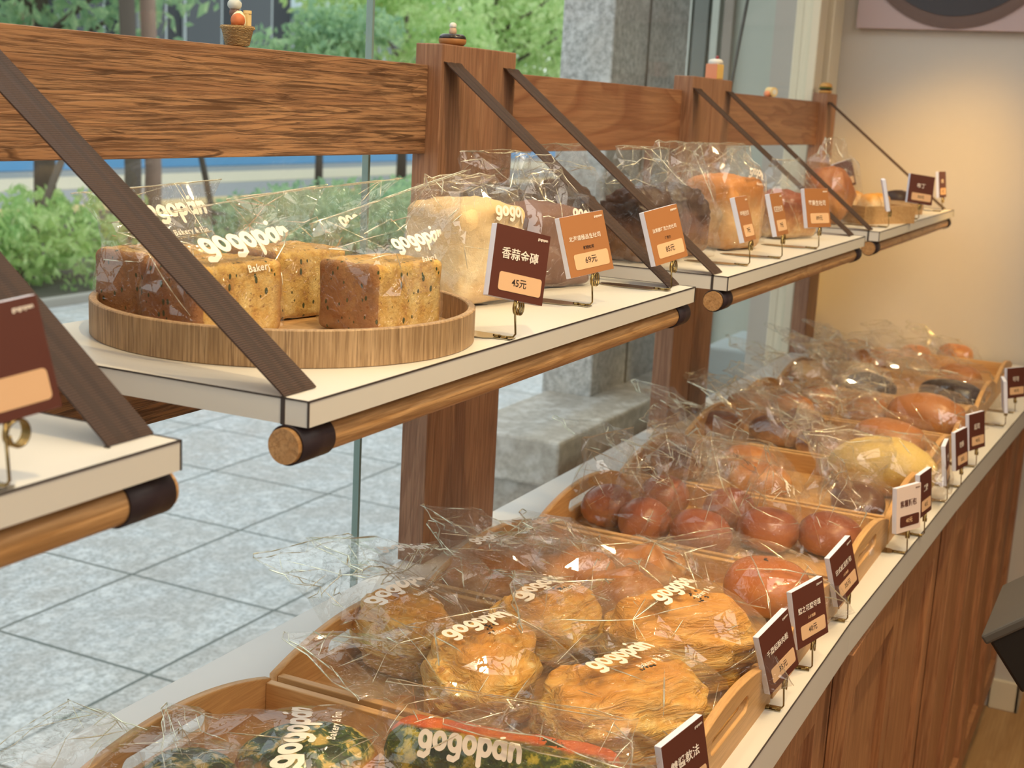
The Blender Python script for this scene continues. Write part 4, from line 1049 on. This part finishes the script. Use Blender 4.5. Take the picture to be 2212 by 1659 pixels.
misc = [('dark_bread', DRK, 1.300, -.120, .060, .040, .050, 20, 'dark brown oval bread in the fifth tray', .07),
        ('pineapple_bun', YEL, 1.470, -.122, .086, .060, .086, 97, 'big round yellow crusted bread in the fifth tray', .05),
        ('golden_roll', ORG, 1.320, .04, .05, .038, .05, 110, 'orange roll behind the dark oval bread', .10),
        ('golden_roll', ORG, 1.420, .09, .05, .038, .05, 100, 'orange roll left of the yellow crusted bread', .10),
        ('brown_topped_roll', BRT, 1.33, .185, .046, .034, .052, 130, 'brown topped roll at the window end of the fifth tray', .12),
        ('brown_topped_roll', BRT, 1.655, .215, .046, .032, .050, 120, 'brown topped roll at the window end of the sixth tray', .09),
        ('brown_topped_roll', BRT, 1.680, .110, .060, .034, .048, 70, 'long brown topped roll in the middle of the sixth tray', .09),
        ('brown_topped_roll', BRT, 1.765, .085, .042, .034, .052, 100, 'brown topped roll right of the long one', .08),
        ('brown_topped_roll', BRT, 1.62, .02, .042, .034, .050, 60, 'brown topped roll in front of the long one', .09),
        ('orange_bread', ORG, 1.72, -.085, .070, .052, .066, 60, 'glossy orange bread with dark streaks by the cards', .05),
        ('orange_bread', ORG, 1.93, -.115, .078, .060, .082, 80, 'larger glossy orange bread right of the streaked one', .06),
        ('orange_bread', ORG, 1.98, .005, .046, .040, .050, 40, 'glossy orange bread in the seventh tray', .07),
        ('cheese_roll', ORG, 1.87, .225, .042, .034, .048, 110, 'orange roll at the window end of the seventh tray', .09),
        ('cheese_roll', ORG, 1.90, .14, .044, .034, .050, 90, 'orange roll in the middle of the seventh tray', .07),
        ('cheese_roll', ORG, 2.02, .12, .044, .034, .048, 70, 'orange roll at the far side of the seventh tray', .07),
        ('chocolate_bread', CHD, 2.25, -.115, .072, .048, .058, 70, 'dark chocolate bread by the last cards', .07),
        ('chocolate_bread', CHD, 2.24, .055, .060, .044, .052, 60, 'dark chocolate bread in the middle of the eighth tray', .08),
        ('golden_pastry', GOLD, 2.25, .195, .050, .042, .058, 110, 'golden pastry at the window end of the eighth tray', .11),
        ('golden_pastry', GOLD, 2.36, .13, .044, .038, .05, 90, 'golden pastry at the far side of the eighth tray', .08),
        ('golden_pastry', ORG, 2.47, -.10, .052, .045, .055, 60, 'orange pastry at the front of the last tray', .06),
        ('golden_pastry', GOLD, 2.50, .015, .054, .045, .055, 60, 'golden pastry with a dark rim in the last tray', .06),
        ('golden_pastry', ORG, 2.53, .12, .050, .044, .055, 100, 'orange pastry in the middle of the last tray', .06),
        ('golden_pastry', GOLD, 2.52, .215, .046, .038, .055, 120, 'golden pastry at the window end of the last tray', .08)]
for i, (nm, mt, x, y, a, b, h, rz, lb, e2) in enumerate(misc):
    fn = None
    if nm == 'pineapple_bun': fn = lambda p, n, th, ph: .003*abs(nz(p, 70, 3))*(1 if n.z > 0 else 0)
    if nm == 'golden_pastry': fn = lambda p, n, th, ph: .004*nz(p, 60, 8)
    bread(nm, blob(a, b, h, 2.2, 80+i, .003, 24, 40, 24, fn=fn), mt, (x, y, TB+.002), R(rz), lb, 'bread')
    bag_lying((x, y, TB), R(rz), a, b*1.1, h, 'clear bag around the ' + lb.replace(' of the', ' in the'), 200+i, .025, e2*1.25, 1.45, .07, None, jit=.008, nseg=12)
# tall bread pile next to the wall, on a raised tray
for i, (x, y, lb) in enumerate(((2.76, .05, 'orange brown pastry on the back pile, left one'), (2.86, -.035, 'orange brown pastry on the back pile, right one'), (2.73, .19, 'pale sandwich bread at the window end of the back pile'))):
    bread('glazed_pastry', blob(.046, .042, .055, 2.3, 120+i, .004, 30, 36, 22), (ORG, ORG, GOLD)[i], (x, y, CZ+.0012), R(50*i), lb, 'pastry')
    bag_lying((x, y, CZ), R(70+30*i), .046, .050, .055, 'clear bag around the ' + lb, 300+i, .02, .08, 1.2, .07, None, jit=.007, nseg=12)
# herb brick and onion buns in the nearest tray
def m_herb():
    t = NT('herb_bread'); b = t.bsdf(.6, .3); v = t.coords(); s = t.n('ShaderNodeSeparateXYZ'); t.l(v, s.inputs[0])
    n = t.noise(v, 60, 4, .7); n0 = t.noise(v, 20, 2)
    side = t.math('ADD', t.math('SUBTRACT', t.math('MULTIPLY', s.outputs[1], -1), -.004), t.math('MULTIPLY', t.math('SUBTRACT', n0, .5), .02))
    g = t.ramp(n, [(.40, srgb('#27340f')), (.5, srgb('#4c5c1c')), (.58, srgb('#a89a3c')), (.72, srgb('#c9b452'))])
    o_ = t.ramp(n, [(.3, srgb('#c24a1e')), (.6, srgb('#dd6f30'))])
    vo = t.n('ShaderNodeTexVoronoi'); vo.inputs['Scale'].default_value = 14; t.l(v, vo.inputs['Vector'])
    o_ = t.mix(t.math('LESS_THAN', t.math('ADD', vo.outputs['Distance'], t.math('MULTIPLY', n, .35)), .36), o_, srgb('#2e3413'))
    c = t.mix(t.ramp(side, [(.004, K(0)), (.010, K(1))]), o_, g)
    t.l(c, b.inputs['Base Color']); t.bump(n, .9, .003, b); return t.m
bread('herb_brick', rbox(.205, .060, .052, .020, 5, .003, 40, 18), m_herb(), (.240, -.042, TB+.008), R(-78), 'long bread half green herbs half orange roe, at the bottom edge')
bag_standing((.240, -.042, TB+.006), R(-78), .108, .034, .056, 'clear bag with printed name over the green and orange bread', 61, .084, .112, .004, (0, .012), (-.020, .080, .092, 0, 1.5), jit=.003, nseg=22)
def m_onion():
    t = NT('onion_bun'); b = t.bsdf(.4, .4); v = t.coords(); s = t.n('ShaderNodeSeparateXYZ'); t.l(v, s.inputs[0])
    n = t.noise(v, 70, 3, .6, .5); z = t.math('DIVIDE', s.outputs[2], .05)
    c0 = t.ramp(z, [(.2, srgb('#d7a066')), (.6, srgb('#c07a44')), (.9, srgb('#d9b060'))])
    g = t.ramp(n, [(.42, srgb('#26361a')), (.52, srgb('#47622a')), (.6, srgb('#d8bb6a'))])
    c = t.mix(t.ramp(t.math('ADD', z, t.math('MULTIPLY', t.math('SUBTRACT', n, .5), .5)), [(.62, K(0)), (.75, K(1))]), c0, g)
    t.l(c, b.inputs['Base Color']); t.bump(n, .8, .003, b); return t.m
ONI = m_onion()
bread('onion_bun', blob(.062, .048, .050, 2.3, 7, .003, 40, 48, 26), ONI, (.172, .112, TB+.002), R(-40), 'round bun with chopped green onion, right one at the bottom edge', 'bun')
bag_lying((.172, .112, TB), R(130), .066, .056, .052, 'clear bag with printed name over the right green onion bun', 62, .03, .055, 1.0, .035, (R(28), (.0, .012), .10), jit=.004, frad=.0006)
bread('onion_bun', blob(.060, .046, .050, 2.3, 9, .003, 40, 48, 26), ONI, (.070, .165, TB+.002), R(20), 'bun with green onion and cheese, left one at the bottom edge', 'bun')
bag_lying((.070, .165, TB), R(100), .064, .055, .052, 'clear bag over the left green onion bun, reaching past the tray', 63, .03, .085, 1.1, .03, None, jit=.004, frad=.00055)

# ------------------------------------------------------------------ figurines on the beams
BT = .2425
t = thing('basket_figurine', 'tiny wicker basket figurine full of bread on the near beam', 'figurine', (.386, .360, BT))
def m_wick():
    q = NT('wicker'); b = q.bsdf(.7); v = q.coords((1, 1, 1)); w1 = q.n('ShaderNodeTexWave'); w1.bands_direction = 'Z'; w1.inputs['Scale'].default_value = 260; w1.inputs['Distortion'].default_value = 8; q.l(v, w1.inputs['Vector'])
    q.l(q.mix(w1.outputs['Fac'], srgb('#8e6a3c'), srgb('#d4b07a')), b.inputs['Base Color']); q.bump(w1.outputs['Fac'], 1, .0008, b); return q.m
WK = m_wick()
obj('basket', lathe(BM(), [(.0, 0), (.0105, 0), (.012, .001), (.0155, .0155), (.0175, .017), (.0165, .0195), (.014, .0185), (.012, .006), (0, .006)], 32), WK, t, smooth=True)
obj('roll_bread', blob(.0075, .0065, .0125, 2.2, 1, .0008, 300, 20, 12), plain('clay_orange', '#c06a3a', .6), t, (-.006, -.005, .0185), True)
obj('bun_bread', blob(.008, .007, .018, 2.0, 2, .0006, 300, 20, 12), plain('clay_cream', '#e6dcc0', .6), t, (.003, .001, .0165), True)
bm = BM(); box(bm, -.0035, .0035, -.003, .003, 0, .018, .0012); cyl(bm, .0042, .0165, .0195, 14); obj('toast_bread', bm, plain('clay_toast', '#e2c68c', .6), t, (.0105, -.004, .0155))
obj('chef_head', blob(.0055, .0055, .010, 2.0, 3, .0002, 200, 18, 12), plain('clay_brown', '#6e5148', .5), t, (.003, .006, .028), True)
obj('chef_hat', blob(.0068, .0068, .010, 2.2, 3, .0006, 300, 18, 12), plain('clay_grey', '#c3c5c0', .5), t, (.003, .006, .0355), True)
t = thing('doughnut_figurine', 'tiny glazed doughnut figurine on the wide post', 'figurine', (.808, .350, .2682))
bm = BM(); pts = [(.0115*math.cos(2*PI*k/40), .0115*math.sin(2*PI*k/40), .0062) for k in range(40)]; tube(bm, pts, .0062, 14, True); obj('dough', bm, plain('clay_dough', '#a8723e', .5), t, smooth=True)
bm = BM(); pts = [(.0115*math.cos(2*PI*k/40), .0115*math.sin(2*PI*k/40), .0085) for k in range(40)]; tube(bm, pts, .0058, 14, True)
for v in bm.verts:
    if v.co.z < .0085: v.co.z = .0085+.0006*math.sin(9*math.atan2(v.co.y, v.co.x))
obj('glaze', bm, plain('clay_choc', '#2e2626', .25), t, smooth=True)
obj('chef_head', blob(.005, .005, .011, 2.0, 3, .0002, 200, 18, 12), plain('clay_face', '#c9a68c', .5), t, (.0, .0, .013), True)
obj('chef_hat', blob(.0045, .0045, .007, 2.2, 3, .0004, 300, 18, 12), plain('clay_white', '#dedad2', .5), t, (.0, .0, .0215), True)
t = thing('cake_slice_figurine', 'tiny toast house figurine with cream and a cherry on the pair of posts', 'figurine', (1.872, .350, .2682), R(-18))
bm = BM(); box(bm, -.011, .011, -.0135, .0135, 0, .029, .002); obj('toast_block', bm, plain('clay_yellow', '#d9b46a', .6), t)
bm = BM(); box(bm, -.0125, -.0112, -.0135, .0135, 0, .029, .0004); obj('crust', bm, plain('clay_salmon', '#e0906a', .6), t)
obj('cream', blob(.013, .0145, .013, 2.4, 2, .001, 200, 20, 12), plain('clay_white', '#dedad2', .5), t, (0, 0, .0265), True)
obj('cherry', blob(.0036, .0036, .007, 2, 1, 0, 10, 14, 10), plain('clay_cherry', '#8e2f38', .3), t, (.004, 0, .0385), True)
t = thing('roll_cake_figurine', 'tiny cream roll figurine on the last beam', 'figurine', (2.311, .358, .2465), R(-30))
bm = cyl(BM(), .0105, -.010, .010, 24); bm.transform(Matrix.Rotation(PI/2, 4, 'X')); obj('sponge', bm, plain('clay_toast', '#e2c68c', .6), t, (0, 0, .0106), False)
bm = cyl(BM(), .006, -.0112, .0112, 20); bm.transform(Matrix.Rotation(PI/2, 4, 'X')); obj('cream_core', bm, plain('clay_white', '#dedad2', .5), t, (0, 0, .0106), False)
obj('nub', blob(.008, .007, .013, 2.2, 1, .0005, 200, 16, 10), plain('clay_salmon', '#e0906a', .6), t, (-.012, .0, 0), True)
t = thing('burger_figurine', 'tiny burger figurine on the last post', 'figurine', (2.785, .350, .2682))
obj('lower_bun', blob(.018, .016, .009, 2.6, 1, .0003, 100, 24, 12), plain('clay_bun', '#d39b50', .5), t, (0, 0, 0), True)
obj('patty', blob(.0185, .0165, .006, 2.6, 1, .0006, 200, 24, 12), plain('clay_patty', '#4a2b22', .5), t, (0, 0, .0085), True)
obj('lettuce', blob(.0190, .0170, .0025, 2.6, 1, .0009, 300, 28, 10), plain('clay_green', '#6d8a3c', .5), t, (0, 0, .0125), True)
obj('upper_bun', blob(.018, .016, .013, 2.3, 1, .0003, 100, 24, 12, zc=.2), plain('clay_bun', '#d39b50', .5), t, (0, 0, .0145), True)

# dark slab at the right edge
t = thing('display_stand', 'corner of a black box shaped stand head at the right edge', 'stand', (.84, -.372, -.365))
bm = BM(); box(bm, -.03, .16, -.20, .0, -.07, .0, .004); bm.transform(Matrix.Rotation(R(-38), 4, 'X')); obj('body', bm, plain('black_leather', '#14100e', .5), t)
bm = BM(); box(bm, -.034, .164, -.204, .004, -.004, .008, .003); bm.transform(Matrix.Rotation(R(-38), 4, 'X')); obj('flap_edge', bm, plain('grey_binding', '#4c4742', .5), t)
bm = BM(); tube(bm, [(.13, -.145, -.10), (.13, -.145, FZ+.365+.012)], .012, 12); obj('pole', bm, plain('black_metal', '#1b1817', .4), t, smooth=True)
bm = BM(); lathe(bm, [(0, FZ+.365+.0005), (.14, FZ+.365+.0005), (.14, FZ+.365+.010), (.02, FZ+.365+.016), (0, FZ+.365+.016)], 40); bmesh.ops.translate(bm, verts=bm.verts, vec=(.13, -.145, 0)); obj('base', bm, plain('black_metal', '#1b1817', .4), t)
